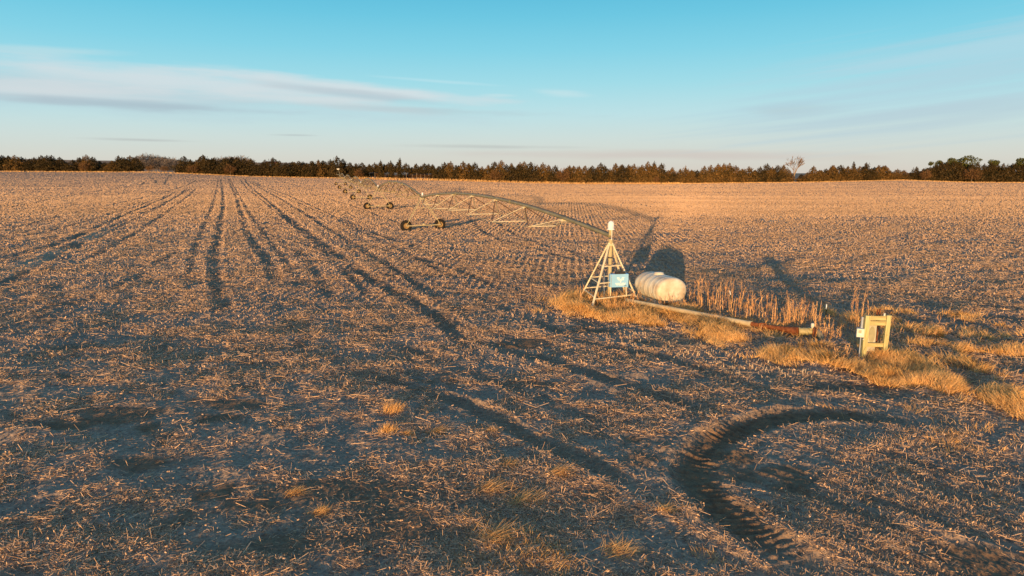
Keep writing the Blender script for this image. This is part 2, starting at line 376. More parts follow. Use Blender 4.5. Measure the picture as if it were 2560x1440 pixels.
TRW = [(np.array([at(*p) for p in pts]), w * (1.0 if l == 2 else 1.15), d * (1.0 if l == 2 else .62), l) for pts, w, d, l in TR]

def tracks(x, y):
    """height change and bare-soil mask of all wheel tracks"""
    dz = np.zeros_like(x); bare = np.zeros_like(x)
    for P, w, dep, lug in TRW:
        # smooth the polyline (Chaikin)
        Q = P
        for _ in range(2):
            q = np.empty((2 * len(Q) - 2, 2)); q[0::2] = Q[:-1] * .75 + Q[1:] * .25; q[1::2] = Q[:-1] * .25 + Q[1:] * .75
            Q = np.vstack([Q[:1], q, Q[-1:]])
        w2 = w / 2; reach = w2 * 2.6
        best = np.full(x.shape, 1e9); along = np.zeros_like(x); side = np.zeros_like(x); s0 = 0.0
        tot = np.sum(np.hypot(*(Q[1:] - Q[:-1]).T)); 
        for a, b in zip(Q[:-1], Q[1:]):
            d = b - a; L = math.hypot(*d)
            if L < 1e-6: continue
            idx = np.nonzero((x > min(a[0], b[0]) - reach) & (x < max(a[0], b[0]) + reach) & (y > min(a[1], b[1]) - reach) & (y < max(a[1], b[1]) + reach))[0]
            if len(idx):
                ex = x[idx] - a[0]; ey = y[idx] - a[1]
                t = np.clip((ex * d[0] + ey * d[1]) / L ** 2, 0, 1)
                sd = (ex * d[1] - ey * d[0]) / L
                dist = np.hypot(ex - t * d[0], ey - t * d[1])
                m = dist < best[idx]
                j = idx[m]; best[j] = dist[m]; along[j] = s0 + t[m] * L; side[j] = sd[m]
            s0 += L
        idx = np.nonzero(best < reach)[0]
        if not len(idx): continue
        dd = best[idx] / w2 + (vnoise(x[idx] / .5, y[idx] / .5, 92) * .55 + vnoise(x[idx] / .16, y[idx] / .16, 93) * .3) * (.5 if lug == 2 else 1); sa = along[idx]
        fade = np.clip(np.minimum(sa, tot - sa) / (min(0.12 * tot, 4.0) + 0.3), 0, 1)
        fade = fade if lug == 2 else fade * np.clip(0.85 + 1.0 * vnoise(x[idx] * .45, y[idx] * .45, 91), 0.35, 1.15)
        trough = -np.clip(1.15 - dd, 0, 1) ** 0.7
        berm = 0.95 * np.exp(-((dd - 1.4) / 0.30) ** 2)
        h = (trough + berm) * dep
        if lug == 2:
            ph = (sa + side[idx] * 0.22 + .1 * vnoise(x[idx] / .5, y[idx] / .5, 95)) / 0.23
            h += np.clip(np.cos(ph * 2 * np.pi) * 1.6, -1, 1) * 0.024 * (dd < 1.0) * np.clip(.6 + 2.2 * vnoise(x[idx] / .8, y[idx] / .8, 94), 0, 1)
        elif lug == 1:
            ph = (sa + side[idx] * 0.5) / 0.35
            h += np.cos(ph * 2 * np.pi) * 0.022 * (dd < 1.1)
        dz[idx] += h * fade
        bare[idx] = np.maximum(bare[idx], np.clip(1.5 - dd, 0, 1) * fade * (1.0 if lug == 2 else .6))
    return dz, bare

BARE_AND_SHADE = [((870, 1260), (260, 70)), ((760, 1350), (220, 50)), ((1000, 1290), (140, 60)), ((1480, 1240), (110, 22)), ((2120, 968), (150, 16)),
        ((330, 1160), (160, 18)), ((600, 1010), (90, 14)), ((300, 1030), (130, 12)), ((1850, 1290), (160, 40)), ((1330, 960), (90, 9)),
        ((1950, 1180), (120, 14)), ((2300, 910), (70, 26)), ((700, 880), (120, 10)), ((230, 870), (140, 9))]  # patch right of the timber frame: ground hump's shade put in as soil colour
BARE_AND_SHADE_W = []
for (cx, cy), (rx, ry) in BARE_AND_SHADE:
    c = at(cx, cy); e1 = at(cx + rx, cy); e2 = at(cx, cy - ry)
    BARE_AND_SHADE_W.append((c, abs(e1[0] - c[0]), abs(e2[1] - c[1])))

def fields(x, y, spacing):
    """all ground data at points: z, bare mask. spacing = local grid spacing used to drop detail that cannot be shown"""
    r = np.hypot(x, y)
    z = smooth_z(x, y)
    z = z - .40 * np.exp(-((x - 20) / 9) ** 2 - ((y - 53) / 14) ** 2)  # shallow hollow added so the timber frame's shadow stretches farther
    dt, bt = tracks(x, y)
    near = np.clip(1.3 - r / 500, 0.0, 1)
    def oct(wl, amp, seed, ang=0.0, stretch=1.0):
        k = np.clip((wl / spacing - 1.5) / 2.0, 0, 1)
        if ang or stretch != 1.0:
            ca, sa = math.cos(ang), math.sin(ang)
            u = x * ca + y * sa; v = -x * sa + y * ca
            return vnoise(u / (wl * stretch), v / wl, seed) * amp * k
        return vnoise(x / wl, y / wl, seed) * amp * k
    micro = oct(19, .18, 1) + oct(7.0, .07, 2) + oct(2.6, .12, 3) + oct(1.1, .11, 4) + oct(0.5, .07, 5) + oct(0.24, .036, 6) + oct(0.11, .022, 7) + oct(0.055, .010, 8)
    # faint drill rows near the pivot
    ca = math.atan(0.085); rowc = (x * math.cos(ca) - y * math.sin(ca)) / 0.56
    rmask = np.clip((vnoise(x / 22, y / 22, 33) + 0.25) * 3, 0, 1) * np.clip((r - 36) / 20, 0, 1) * np.clip((150 - r) / 50, 0, 1) * np.clip((x + 14) / 8, 0, 1)
    rows = np.cos(rowc * 2 * np.pi) * 0.045 * rmask * np.clip((0.56 / spacing - 1.5) / 2, 0, 1)
    m2 = np.clip((x - 1) / 3, 0, 1) * np.clip((23 - y) / 5, 0, 1) * np.clip(.6 + 1.5 * vnoise(x / 2.4, y / 2.4, 35), 0, 1)
    rows = rows + np.cos((x * .8 + y * .6) / .42 * 2 * np.pi) * .022 * m2 * np.clip((0.42 / spacing - 1.5) / 2, 0, 1)
    b = bt
    for c, rx, ry in BARE_AND_SHADE_W:
        d = np.hypot((x - c[0]) / rx, (y - c[1]) / ry) + vnoise(x / .9, y / .9, 51) * 0.9 + vnoise(x / .3, y / .3, 52) * 0.4
        b = np.maximum(b, np.clip((1.1 - d) * 1.2, 0, .8))
    pn = vnoise(x / 3.1, y / 2.3, 61) + 0.6 * vnoise(x / 1.1, y / 0.9, 62) + 0.35 * vnoise(x / .4, y / .4, 63)
    b = np.maximum(b, np.clip((pn - 0.28) * 3.0, 0, 0.9) * np.clip((90 - r) / 60, 0, 1))
    z = z + (micro * (1 - 0.55 * np.clip(b, 0, 1)) + rows) * np.clip(near + .15, 0, 1) + dt
    return z, b

def ground(x, y):
    z, _ = fields(np.atleast_1d(np.asarray(x, float)), np.atleast_1d(np.asarray(y, float)), np.full(np.size(x), 0.25))
    return z
def gz(p): return float(ground(p[0], p[1])[0])

# ------------------------------------------------------------------ ground sheet (polar, fine where the camera looks)
az_f = np.linspace(-R(41), R(41), 1000)
az_c = np.concatenate([np.linspace(R(42), R(120), 60), np.linspace(R(122), R(238), 30)[:-1], np.linspace(R(240), R(318), 60)])
AZS = np.concatenate([az_f, az_c])
rr = [1.0, 4.0, 6.5, 8.0, 9.0]
while rr[-1] < 560: rr.append(rr[-1] * 1.0026)
rr += [600, 680, 800, 1000, 1300, 1800, 2600, 4200]
rr = np.array(rr)
GA, GR = np.meshgrid(AZS, rr)
gx = (GR * np.sin(GA)).ravel(); gy = (GR * np.cos(GA)).ravel()
sp = np.maximum(GR * 0.0026, GR * np.where(np.abs(np.where(GA > math.pi, GA - 2 * math.pi, GA)) < R(41.5), R(82) / 1000, 0.05)).ravel()
zg, bg_ = fields(gx, gy, sp)
na, nr = len(AZS), len(rr)
I = np.arange(nr * na).reshape(nr, na); J = np.roll(I, -1, axis=1)
quads = np.stack([I[:-1], J[:-1], J[1:], I[1:]], axis=-1).reshape(-1, 4)[:, ::-1]
# pale straw windrows far out on the field
streak = np.zeros_like(gx)
STR = [([(1790, 495), (1860, 494), (1990, 496), (2110, 500)], 0.9), ([(1880, 501), (2020, 502), (2170, 500)], 0.9), ([(0, 476), (120, 474), (250, 472)], .8),
       ([(560, 476), (640, 474), (800, 476)], .7), ([(1450, 545), (1700, 500)], .35), ([(1720, 520), (2000, 560), (2400, 590)], .4), ([(1700, 545), (2100, 600), (2500, 600)], .35),
       ([(1750, 470), (2100, 478), (2560, 476)], .35), ([(60, 450), (180, 447), (300, 452)], .5), ([(320, 462), (350, 450), (330, 446)], .6), ([(0, 690), (120, 640), (300, 560)], .5)]
for pts, st in STR:
    P = np.array([at(*p) for p in pts])
    for a, b in zip(P[:-1], P[1:]):
        d = b - a; L2 = d @ d; w = 0.9 if a[1] > 120 else 0.8
        idx = np.nonzero((gx > min(a[0], b[0]) - 4) & (gx < max(a[0], b[0]) + 4) & (gy > min(a[1], b[1]) - 4) & (gy < max(a[1], b[1]) + 4))[0]
        t = np.clip(((gx[idx] - a[0]) * d[0] + (gy[idx] - a[1]) * d[1]) / L2, 0, 1)
        dist = np.hypot(gx[idx] - a[0] - t * d[0], gy[idx] - a[1] - t * d[1])
        streak[idx] = np.maximum(streak[idx], np.clip(1.6 - dist / w, 0, 1) * st * np.clip(.7 + vnoise(gx[idx] / 6, gy[idx] / 6, 77) * 2.5, 0, 1))
ground_m = bpy.data.materials.new('stubble_field'); ground_m.use_nodes = True
nt = ground_m.node_tree; nn = nt.nodes; LK = nt.links.new
b = nn['Principled BSDF']; b.inputs['Roughness'].default_value = 0.95; b.inputs['Specular IOR Level'].default_value = 0.12
t = nn.new('ShaderNodeTexCoord')
def noise(scale, det=4, rough=.6, vec=None):
    n = nn.new('ShaderNodeTexNoise'); n.inputs['Scale'].default_value = scale; n.inputs['Detail'].default_value = det; n.inputs['Roughness'].default_value = rough
    LK(vec or t.outputs['Object'], n.inputs['Vector']); return n.outputs['Fac']
def ramp2(f, a, ca, b_, cb):
    r = nn.new('ShaderNodeValToRGB'); e = r.color_ramp.elements
    e[0].position = a; e[0].color = (*ca, 1); e[1].position = b_; e[1].color = (*cb, 1); LK(f, r.inputs[0]); return r.outputs[0]
def mixc(f, a, b_):
    n = nn.new('ShaderNodeMix'); n.data_type = 'RGBA'
    if isinstance(f, float): n.inputs[0].default_value = f
    else: LK(f, n.inputs[0])
    LK(a, n.inputs[6]); LK(b_, n.inputs[7]); return n.outputs[2]
straw_c = ramp2(noise(9, 6, .7), .34, (0.20, 0.145, 0.108), .66, (0.50, 0.365, 0.25))
big = ramp2(noise(.05, 4), .35, (0.80, 0.80, 0.82), .65, (1.0, 0.98, 0.94))
mm = nn.new('ShaderNodeMix'); mm.data_type = 'RGBA'; mm.blend_type = 'MULTIPLY'; mm.inputs[0].default_value = 1.0
LK(straw_c, mm.inputs[6]); LK(big, mm.inputs[7]); straw_c = mm.outputs[2]
soil_c = ramp2(noise(5, 5), .35, (0.12, 0.072, 0.040), .65, (0.25, 0.142, 0.070))
ab = nn.new('ShaderNodeAttribute'); ab.attribute_name = 'bare'
ast = nn.new('ShaderNodeAttribute'); ast.attribute_name = 'streak'
mr = nn.new('ShaderNodeMath'); mr.operation = 'MULTIPLY'; mr.inputs[1].default_value = 0.9; LK(ab.outputs['Fac'], mr.inputs[0])
colr = mixc(mr.outputs[0], straw_c, soil_c)
pale = nn.new('ShaderNodeRGB'); pale.outputs[0].default_value = (0.62, 0.47, 0.30, 1)
colr = mixc(ast.outputs['Fac'], colr, pale.outputs[0])
LK(colr, b.inputs['Base Color'])
def bump(h, dist, strength, prev=None):
    bp = nn.new('ShaderNodeBump'); bp.inputs['Strength'].default_value = strength; bp.inputs['Distance'].default_value = dist
    LK(h, bp.inputs['Height'])
    if prev: LK(prev, bp.inputs['Normal'])
    return bp.outputs[0]
geo = nn.new('ShaderNodeNewGeometry')
def vadd(op, a, b_):
    n = nn.new('ShaderNodeVectorMath'); n.operation = op
    for i, v in enumerate((a, b_)):
        if isinstance(v, tuple): n.inputs[i].default_value = v
        elif v is not None: LK(v, n.inputs[i])
    return n.outputs[0]
def nvec(scale, det):
    n = nn.new('ShaderNodeTexNoise'); n.inputs['Scale'].default_value = scale; n.inputs['Detail'].default_value = det; n.inputs['Roughness'].default_value = .7
    LK(t.outputs['Object'], n.inputs['Vector']); return vadd('SUBTRACT', n.outputs['Color'], (.5, .5, .5))
pert = vadd('ADD', vadd('MULTIPLY', nvec(3.1, 3), (2.2, 2.2, 0)), vadd('MULTIPLY', nvec(13, 5), (3.6, 3.6, 0)))
nb = vadd('NORMALIZE', vadd('ADD', geo.outputs['Normal'], pert), None)
LK(nb, b.inputs['Normal'])
field = mesh_np('field', np.stack([gx, gy, zg], 1), quads, ground_m, smooth=True, attrs={'bare': bg_, 'streak': streak})
tag(field, kind='structure')

# far hill behind the left half of the tree rows
hx = np.array([-1500, -700, 0, 100, 200, 300, 420, 560, 700, 800, 950, 1100, 1250, 1700]); hyb = np.array([402, 398, 399, 399, 400, 402, 406, 406, 407, 411, 418, 428, 442, 446])
az = np.linspace(-1.1, .28, 160); V = []
for i, rdist in enumerate((700, 1390, 1500, 2200)):
    for a_ in az:
        px = 1280 + F * math.tan(a_); top = 7 + (430 - np.interp(px, hx, hyb)) * 1500 / F
        k = (0.0, .05, 1.0, .3)[i]
        V.append((rdist * math.tan(a_), rdist, 3 + (top - 3) * k + (0.8 * math.sin(a_ * 37) if i == 2 else 0)))
V = np.array(V); n = len(az); I = np.arange(4 * n).reshape(4, n)
Q = np.stack([I[:-1, :-1], I[:-1, 1:], I[1:, 1:], I[1:, :-1]], -1).reshape(-1, 4)
hill = mesh_np('hill', V, Q, mat('hill_grass', (0.42, 0.27, 0.16), 0.95, var=.4, scale=.02), smooth=False); tag(hill, kind='structure')

# PART2
# ------------------------------------------------------------------ pivot tower
c0 = at(1523, 752); PZ = gz(c0)
px_m = 45.8
tower = empty('pivot_tower', (c0[0], c0[1], PZ), 0, 'pale steel four legged pivot tower with blue control panel and white dome cap', 'irrigation tower')
feet_px = [(1446, 746), (1477, 772), (1602, 757), (1566, 736)]
feet = [np.array(at(*p)) - c0 for p in feet_px]
FEET = [Vector((f[0], f[1], gz(f + c0) - PZ - 0.12)) for f in feet]
AP = 3.12
tops = [Vector((f.x * 0.085, f.y * 0.085, AP)) for f in FEET]
for f, t_ in zip(FEET, tops):
    m = MB(); m.bar(f, t_, 0.10, 0.07); m.build('leg', M['tower_steel'], tower)
def on_leg(i, z): return FEET[i].lerp(tops[i], (z - FEET[i].z) / (tops[i].z - FEET[i].z))
for a, b_, zs in ((1, 2, (0.47, 1.22, 2.05)), (0, 1, (0.55, 1.25)), (0, 3, (0.66, 1.28)), (2, 3, (0.66, 2.05)), (0, 1, (2.05,))):
    for z_ in zs:
        m = MB(); m.bar(on_leg(a, z_), on_leg(b_, z_), 0.05, 0.06); m.build('brace', M['tower_steel'], tower)
m = MB(); m.box((0, 0, AP + .02), (0.42, 0.42, 0.05), bev=.06); m.box((0, 0, AP + 0.09), (.30, .30, .08), bev=.05); m.build('top_plate', M['tower_steel'], tower)
m = MB(); m.path([(0, 0, -0.1), (0, 0, 2.35)], 0.105, 14); m.lathe([(0.135, 2.33), (0.135, 2.40)], n=14); m.build('riser_pipe', M['galv'], tower)
m = MB(); m.lathe([(.125, 2.40), (.125, 2.47)], n=14); m.build('rubber_coupling', M['black'], tower)
m = MB(); m.path([(0, 0, 2.47), (0, 0, AP)], 0.12, 14); m.path([(0, 0, AP + .05), (0, 0, 3.45)], .13, 14); m.lathe([(.17, 3.18), (.17, 3.26)], n=14); m.build('swivel_pipe', M['galv'], tower)
# dome over the collector ring
m = MB(); m.lathe([(.21, 3.95), (.21, 3.99), (.165, 4.0), (.165, 4.26)] + [(.165 * math.cos(a), 4.26 + .17 * math.sin(a)) for a in np.linspace(.15, 1.5, 7)], n=20); m.build('dome_cap', M['dome'], tower)
m = MB(); m.path([(.03, -.17, 3.4), (.03, -.19, 4.2)], .016, 6); m.build('conduit', M['white'], tower)
m = MB(); m.box((0, 0, 3.80), (.22, .22, .30), bev=.04); m.build('collector_post', M['galv'], tower)
# control panel facing the camera between the two front legs
mid = (on_leg(1, 1.22) + on_leg(2, 1.22)) / 2
bx_c = Vector((mid.x + 0.24, mid.y - 0.03, 1.32)); rzp = math.atan2(FEET[2].y - FEET[1].y, FEET[2].x - FEET[1].x) * 0.35
m = MB(); m.box((0, 0, 0), (1.02, 0.30, 0.70), bev=.02); panel = m.build('control_panel', M['blue'], tower); panel.location = bx_c; panel.rotation_euler = (0, 0, rzp)
m = MB()
yf = -0.156
def poly(m, pts, y=yf):
    n = len(pts); vs = [(x, y, z) for x, z in pts] + [(x, y - .006, z) for x, z in pts]
    m.add(vs, [tuple(range(n))[::-1], tuple(range(n, 2 * n))] + [(k, (k + 1) % n, (k + 1) % n + n, k + n) for k in range(n)])
poly(m, [(-.02, .13), (.06, -.13), (.14, .13), (.06, .06)])                      # winged V emblem
poly(m, [(-.155, .17), (-.03, .19), (.0, .09), (-.12, .09)])
poly(m, [(.275, .17), (.15, .19), (.12, .09), (.20, .095)])
poly(m, [(.17, .075), (.25, .08), (.22, .03), (.13, .03)])
poly(m, [(-.05, .075), (-.10, .075), (-.07, .03), (-.01, .03)])
m.build('emblem', M['white'], panel)
fc = bpy.data.curves.new('lettering', 'FONT'); fc.body = 'VALLEY'; fc.size = 0.165; fc.align_x = 'CENTER'; fc.align_y = 'CENTER'; fc.extrude = 0.003; fc.offset = 0.007; fc.space_character = 1.0
tmp = bpy.data.objects.new('lettering_tmp', fc); COL.objects.link(tmp)
bpy.context.view_layer.update()
me = bpy.data.meshes.new_from_object(tmp.evaluated_get(bpy.context.evaluated_depsgraph_get())); bpy.data.objects.remove(tmp)
me.name = 'lettering'; me.materials.clear(); me.materials.append(M['white'])
lo = bpy.data.objects.new('lettering', me); COL.objects.link(lo); lo.parent = panel; lo.location = (.06, yf - .003, -.19); lo.rotation_euler = (math.pi / 2, 0, 0)
m = MB(); m.box((.33, yf - .008, -.285), (.11, .02, .035)); m.build('latch', M['black'], panel)
m = MB(); m.box((-.46, yf - .006, 0), (.02, .014, .66)); m.build('door_seam', M['conduit'], panel)
m = MB(); m.box((.08, 0, .40), (.55, .22, .10), bev=.03); m.box((.15, 0, .52), (.10, .10, .16)); m.build('top_fitting', M['black'], panel)
for dx in (-.42, .40):
    m = MB(); p = panel.location + Vector((dx, 0, 0)); m.bar((p.x, p.y, .99), (p.x + (.04 if dx > 0 else 0), p.y, .45), .055, .05); m.build('panel_stand', M['tower_steel'], tower)
m = MB(); m.path([(-.30, -.1, .2), (-.34, -.12, 2.2), (-.2, -.1, 3.0)], .014, 5); m.build('cable', M['conduit'], tower)

# ------------------------------------------------------------------ the irrigation arm: seven spans on six wheeled towers
T_PX = [(1058, 571, 84), (947, 525, 129), (904, 502, 173), (880, 483, 219), (863, 473, 268), (852, 463, 318)]
TW = []
for px, py, d in T_PX:
    u = (px - 1280) / F; v = (720 - py) / F; fy = math.cos(PITCH) + v * math.sin(PITCH)
    TW.append(np.array([u / fy * d, d]))
arm = empty('irrigation_arm', (c0[0], c0[1], PZ), 0, 'long rusty galvanised irrigation arm of arched spans rolling on wheeled towers', 'irrigation arm')
AO = Vector((c0[0], c0[1], PZ))
ENDS = [Vector((c0[0], c0[1], PZ + 3.62))] + [Vector((p[0], p[1], gz(p) + 4.05)) for p in TW]
def arch(A, B, t, rise=0.95):
    p = A.lerp(B, t); p.z += rise * 4 * t * (1 - t); return p
NS = 6
for i in range(6):
    A, B = ENDS[i], ENDS[i + 1]
    d = (B - A); dh = Vector((d.x, d.y, 0)).normalized(); lat = Vector((-dh.y, dh.x, 0))
    if i == 0: A = A + dh * 0.12
    rise = 1.15 if i == 0 else 1.45
    A, B = A - AO, B - AO
    m = MB(); ts = np.linspace(0, 1, 29)
    m.path([arch(A, B, t_, rise) for t_ in ts], 0.098 if i else .112, 12)
    for t_ in np.linspace(.03, .97, 22): 
        p = arch(A, B, t_, rise); m.box(p + Vector((0, 0, .12)), (.05, .05, .09))
    for t_ in (1 / 3, 2 / 3):
        p = arch(A, B, t_, rise); q = arch(A, B, t_ + .002, rise); m.tube(p, q, .16, n=12)
    span = m.build('span_pipe', M['galv_pipe'], arm)
    m = MB(); m.path([arch(A, B, t_, rise) + Vector((0, 0, .16)) + lat * .05 for t_ in ts], 0.022, 5); m.build('cable', M['black'], span)
    if i == 0:
        q = arch(A, B, .022, rise); m = MB(); m.path([q + lat * .12, q + lat * .14 - Vector((0, 0, .5)), q + lat * .1 - Vector((0, 0, 1.15))], .02, 5); m.build('hanging_hose', M['black'], span)
    nodes = np.linspace(0.055, 0.945, NS + 1); rods = MB()
    if i == 0: nodes = np.linspace(0.13, 0.975, NS + 1)
    ends_prev = [arch(A, B, nodes[0] - .03, rise)] * 2
    for k in range(NS):
        light, rust = MB(), MB()
        tm = (nodes[k] + nodes[k + 1]) / 2
        small = k in (0, NS - 1)
        drop, hw = (1.05, 1.0) if small else (1.55, 1.4)
        c = arch(A, B, tm, rise) - Vector((0, 0, drop)); e = [c - lat * hw, c + lat * hw]
        rr_ = 0.045 if i < 2 else .05
        light.tube(e[0], e[1], rr_ * .9, n=6)
        for s in (0, 1):
            n0 = arch(A, B, nodes[k], rise) - Vector((0, 0, .1)); n1 = arch(A, B, nodes[k + 1], rise) - Vector((0, 0, .1))
            light.bar(n0, e[s], rr_ * 1.7, rr_ * 1.0); rust.bar(n1, e[s], rr_ * 1.7, rr_ * 1.0)
            rods.tube(ends_prev[s], e[s], .018, n=5)
        ends_prev = e
        light.box(arch(A, B, nodes[k], rise) - Vector((0, 0, .15)), (.40, .34, .14), rz=math.atan2(dh.y, dh.x))
        light.build('truss', M['tower_steel' if i == 0 else 'galv_far'], span); rust.build('truss_brace', M['rusty_rod'], span)
    for s in (0, 1): rods.tube(ends_prev[s], arch(A, B, min(1, nodes[-1] + .03), rise), .018, n=5)
    rods.build('truss_rod', M['galv'], span)

def wheel(parent, pos, axis_rz):
    m = MB(); R0, w = 0.67, 0.19
    prof = [(.36, -w * .8), (.50, -w), (.60, -w), (.655, -w * .75), (.67, -w * .4), (.67, w * .4), (.655, w * .75), (.60, w), (.50, w), (.36, w * .8)]
    m.lathe(prof, n=28, caps=False)
    for k in range(18):
        for sgn in (-1, 1):
            a = 2 * math.pi * (k + .25 * sgn) / 18
            q = Matrix.Rotation(a, 3, 'Z') @ Matrix.Rotation(sgn * .7, 3, 'X')
            m.box((.675 * math.cos(a), .675 * math.sin(a), sgn * w * .52), (.06, .065, w * 1.15), mat3=q)
    ty = m.build('tyre', M['rubber'], parent)
    m = MB(); m.lathe([(.36, -w * .80), (.35, -w * .5), (.30, -w * .35), (.16, -w * .3), (.12, -w * .75), (.0, -w * .8)], n=24, caps=False)
    m.lathe([(.36, w * .80), (.35, w * .5), (.30, w * .35), (.16, w * .3), (.12, w * .75), (.0, w * .8)], n=24, caps=False)
    for k in range(8): a = k * math.pi / 4; m.tube((.2 * math.cos(a), .2 * math.sin(a), -w * .5), (.2 * math.cos(a), .2 * math.sin(a), -w * .25), .022, n=6)
    rm = m.build('rim', M['rim'], parent)
    for o in (ty, rm):
        o.location = pos; o.rotation_euler = (math.pi / 2, 0, axis_rz)
for i, p in enumerate(TW):
    d = ENDS[min(i + 2, 6)] - ENDS[i]; dh = Vector((d.x, d.y, 0)).normalized(); lat = Vector((-dh.y, dh.x, 0)); rz = math.atan2(dh.y, dh.x) - math.pi / 2
    base = Vector((p[0], p[1], 0)) - Vector((AO.x, AO.y, 0))
    hw = 2.1
    wp = []
    for s in (-1, 1):
        q = base - lat * hw * s; wz = gz((q.x + AO.x, q.y + AO.y)) - AO.z + 0.64; wp.append(Vector((q.x, q.y, wz)))
    m = MB(); off = dh * .32
    b0, b1 = wp[0] - off * .9, wp[1] - off * .9
    m.tube(b0, b1, .07, n=8)
    top = ENDS[i + 1] - AO
    m.bar(b0 + Vector((0, 0, .05)), top - lat * -0.22 - Vector((0, 0, .28)) - dh * .25, .085, .06); m.bar(b1 + Vector((0, 0, .05)), top + lat * -0.22 * 1 - Vector((0, 0, .28)) - dh * .25, .085, .06)
    m.bar(b0 + Vector((0, 0, .05)), top + dh * 1.3 + Vector((0, 0, -.05)), .05, .05); m.bar(b1 + Vector((0, 0, .05)), top + dh * 1.3 + Vector((0, 0, -.05)), .05, .05)
    za = .62
    l0 = b0.lerp(top - dh * .25, za); l1 = b1.lerp(top - dh * .25, za); m.bar(l0, l1, .05, .05)
    m.box(top - Vector((0, 0, .22)), (.62, .5, .18), rz=rz)
    for w_ in wp: m.tube(w_ - off * 1.1, w_ + dh * .05, .06, n=8)
    dt_ = m.build('drive_tower', M['galv'], arm)
    for w_ in wp: wheel(dt_, w_, rz)
    m = MB(); m.box((b0 + b1) / 2 + Vector((0, 0, .12)), (.28, .24, .2), rz=rz, bev=.03); m.build('gearmotor', M['galv'], dt_)
    m = MB(); m.lathe([(.10, .12), (.10, .44), (.06, .52), (0, .53)], c=top, n=12); m.build('control_box', M['dome'], dt_)
# overhang with end gun behind the last tower
A = ENDS[6] - AO; dl = (ENDS[6] - ENDS[5]); dl = Vector((dl.x, dl.y, 0)).normalized()
m = MB(); B = A + dl * 16 + Vector((-1.5, 0, .6)); m.path([A, A.lerp(B, .5) + Vector((0, 0, .5)), B], .09, 8)
mast = A + Vector((-1.9, 4, .2)); m.tube(A + dl * 1.0, mast + Vector((0, 0, 3.0)), .07, n=6); m.tube(mast + Vector((0, 0, 3.0)), B, .03, n=4)
oh = m.build('overhang_pipe', M['galv'], arm)
m = MB(); m.box(mast + Vector((0, 0, 3.05)), (1.1, .4, .28)); m.build('end_gun', M['dome'], oh)

# ------------------------------------------------------------------ white liquid tank
tf = at(1680, 763); tb = at(1619, 741)
tdir = (tb - tf); tl = 2.75; tdir = tdir / np.hypot(*tdir)
tcn = tf + tdir * (tl / 2); tz = gz(tcn)
tank = empty('liquid_tank', (tcn[0], tcn[1], tz), math.atan2(tdir[1], tdir[0]) - math.pi / 2, 'white oval plastic liquid tank with ribs lying beside the tower', 'tank')
def ell(prof, n=40, cz=0.86, hw=.90, hh=.72, p=2.12):
    m = MB(); vs = []
    for k_, yy in prof:
        for k in range(n):
            a = 2 * math.pi * k / n; ca, sa = math.cos(a), math.sin(a)
            vs.append((hw * k_ * math.copysign(abs(ca) ** (2 / p), ca), yy, cz + hh * k_ * math.copysign(abs(sa) ** (2 / p), sa)))
    q = len(prof)
    m.add(vs, [(i * n + k, i * n + (k + 1) % n, (i + 1) * n + (k + 1) % n, (i + 1) * n + k) for i in range(q - 1) for k in range(n)], True)
    return m
L2_ = tl / 2
prof = [(0.0, -L2_ - .07), (.45, -L2_ - .06), (.80, -L2_ - .03), (.92, -L2_ + .02), (.975, -L2_ + .09), (1.0, -L2_ + .2)]
for yy in (-.75, -.2, .35, .9): prof += [(1.0, yy - .09), (.99, yy - .05), (.99, yy + .05), (1.0, yy + .09)]
prof += [(1.0, L2_ - .2), (.975, L2_ - .09), (.92, L2_ - .02), (.8, L2_ + .03), (.45, L2_ + .06), (0.0, L2_ + .07)]
ell(prof).build('tank_body', M['tank'], tank)
for yy in (-.98, -.475, .075, .62):
    ell([(1.0, yy - .05), (1.012, yy - .03), (1.012, yy + .03), (1.0, yy + .05)]).build('rib', M['tank_rib'], tank)
m = MB(); m.lathe([(.30, 0), (.30, .06), (.25, .08), (.25, .14), (.05, .16), (0, .16)], c=(0, .15, 1.53), n=24, caps=False); m.build('lid', M['tank_rib'], tank)
m = MB()
for sx in (-.58, .58): m.box((sx, 0, .13), (.36, tl - .3, .40), bev=.05)
m.box((0, -.4, .22), (.9, .5, .16)); m.build('tank_base', M['tank_rib'], tank)
m = MB(); m.tube((0.05, -L2_ - .12, .16), (0.05, -L2_ + .1, .16), .055, n=12); m.build('outlet', M['black'], tank)

# ------------------------------------------------------------------ supply pipe on the ground
PH = 0.27
def pp(x, y, z=PH):
    p = at(x, y, z); return Vector((p[0], p[1], z))
p0 = pp(1566, 751); p1 = pp(1878, 810); p2 = pp(1972, 825, .30); p3 = pp(1996, 829, .31); p4 = pp(2021, 829, .33); p5 = pp(2032, 830, .33); 
wp_ = empty('supply_pipe', (p0.x, p0.y, 0), 0, 'pale pipe with rusty end and valve lying through weeds from tower to well', 'pipe')
def loc(p): return p - Vector((p0.x, p0.y, 0))
m = MB(); m.tube(loc(p0), loc(p1), .118, n=16); q = p0.lerp(p1, .985); m.tube(loc(q), loc(p1) + (p1 - p0).normalized() * .02, .135, n=16)
q = p0.lerp(p1, .36); q2 = p0.lerp(p1, .367); m.tube(loc(q), loc(q2), .13, n=16); m.build('pale_section', M['pipe'], wp_)
m = MB(); m.path([loc(p1), loc(p1.lerp(p2, .72)), loc(p2), loc(p2.lerp(p3, .8)), loc(p3)], [.105, .105, .15, .19, .19], 16); m.box(loc(p1.lerp(p2, .3)) + Vector((0, 0, -.02)), (.35, .10, .30)); m.build('rusty_section', M['rust'], wp_)
m = MB(); m.tube(loc(p3), loc(p3.lerp(p4, .12)), .20, n=18); m.tube(loc(p3), loc(p4), .165, n=18); m.tube(loc(p4), loc(p5), .12, n=14)
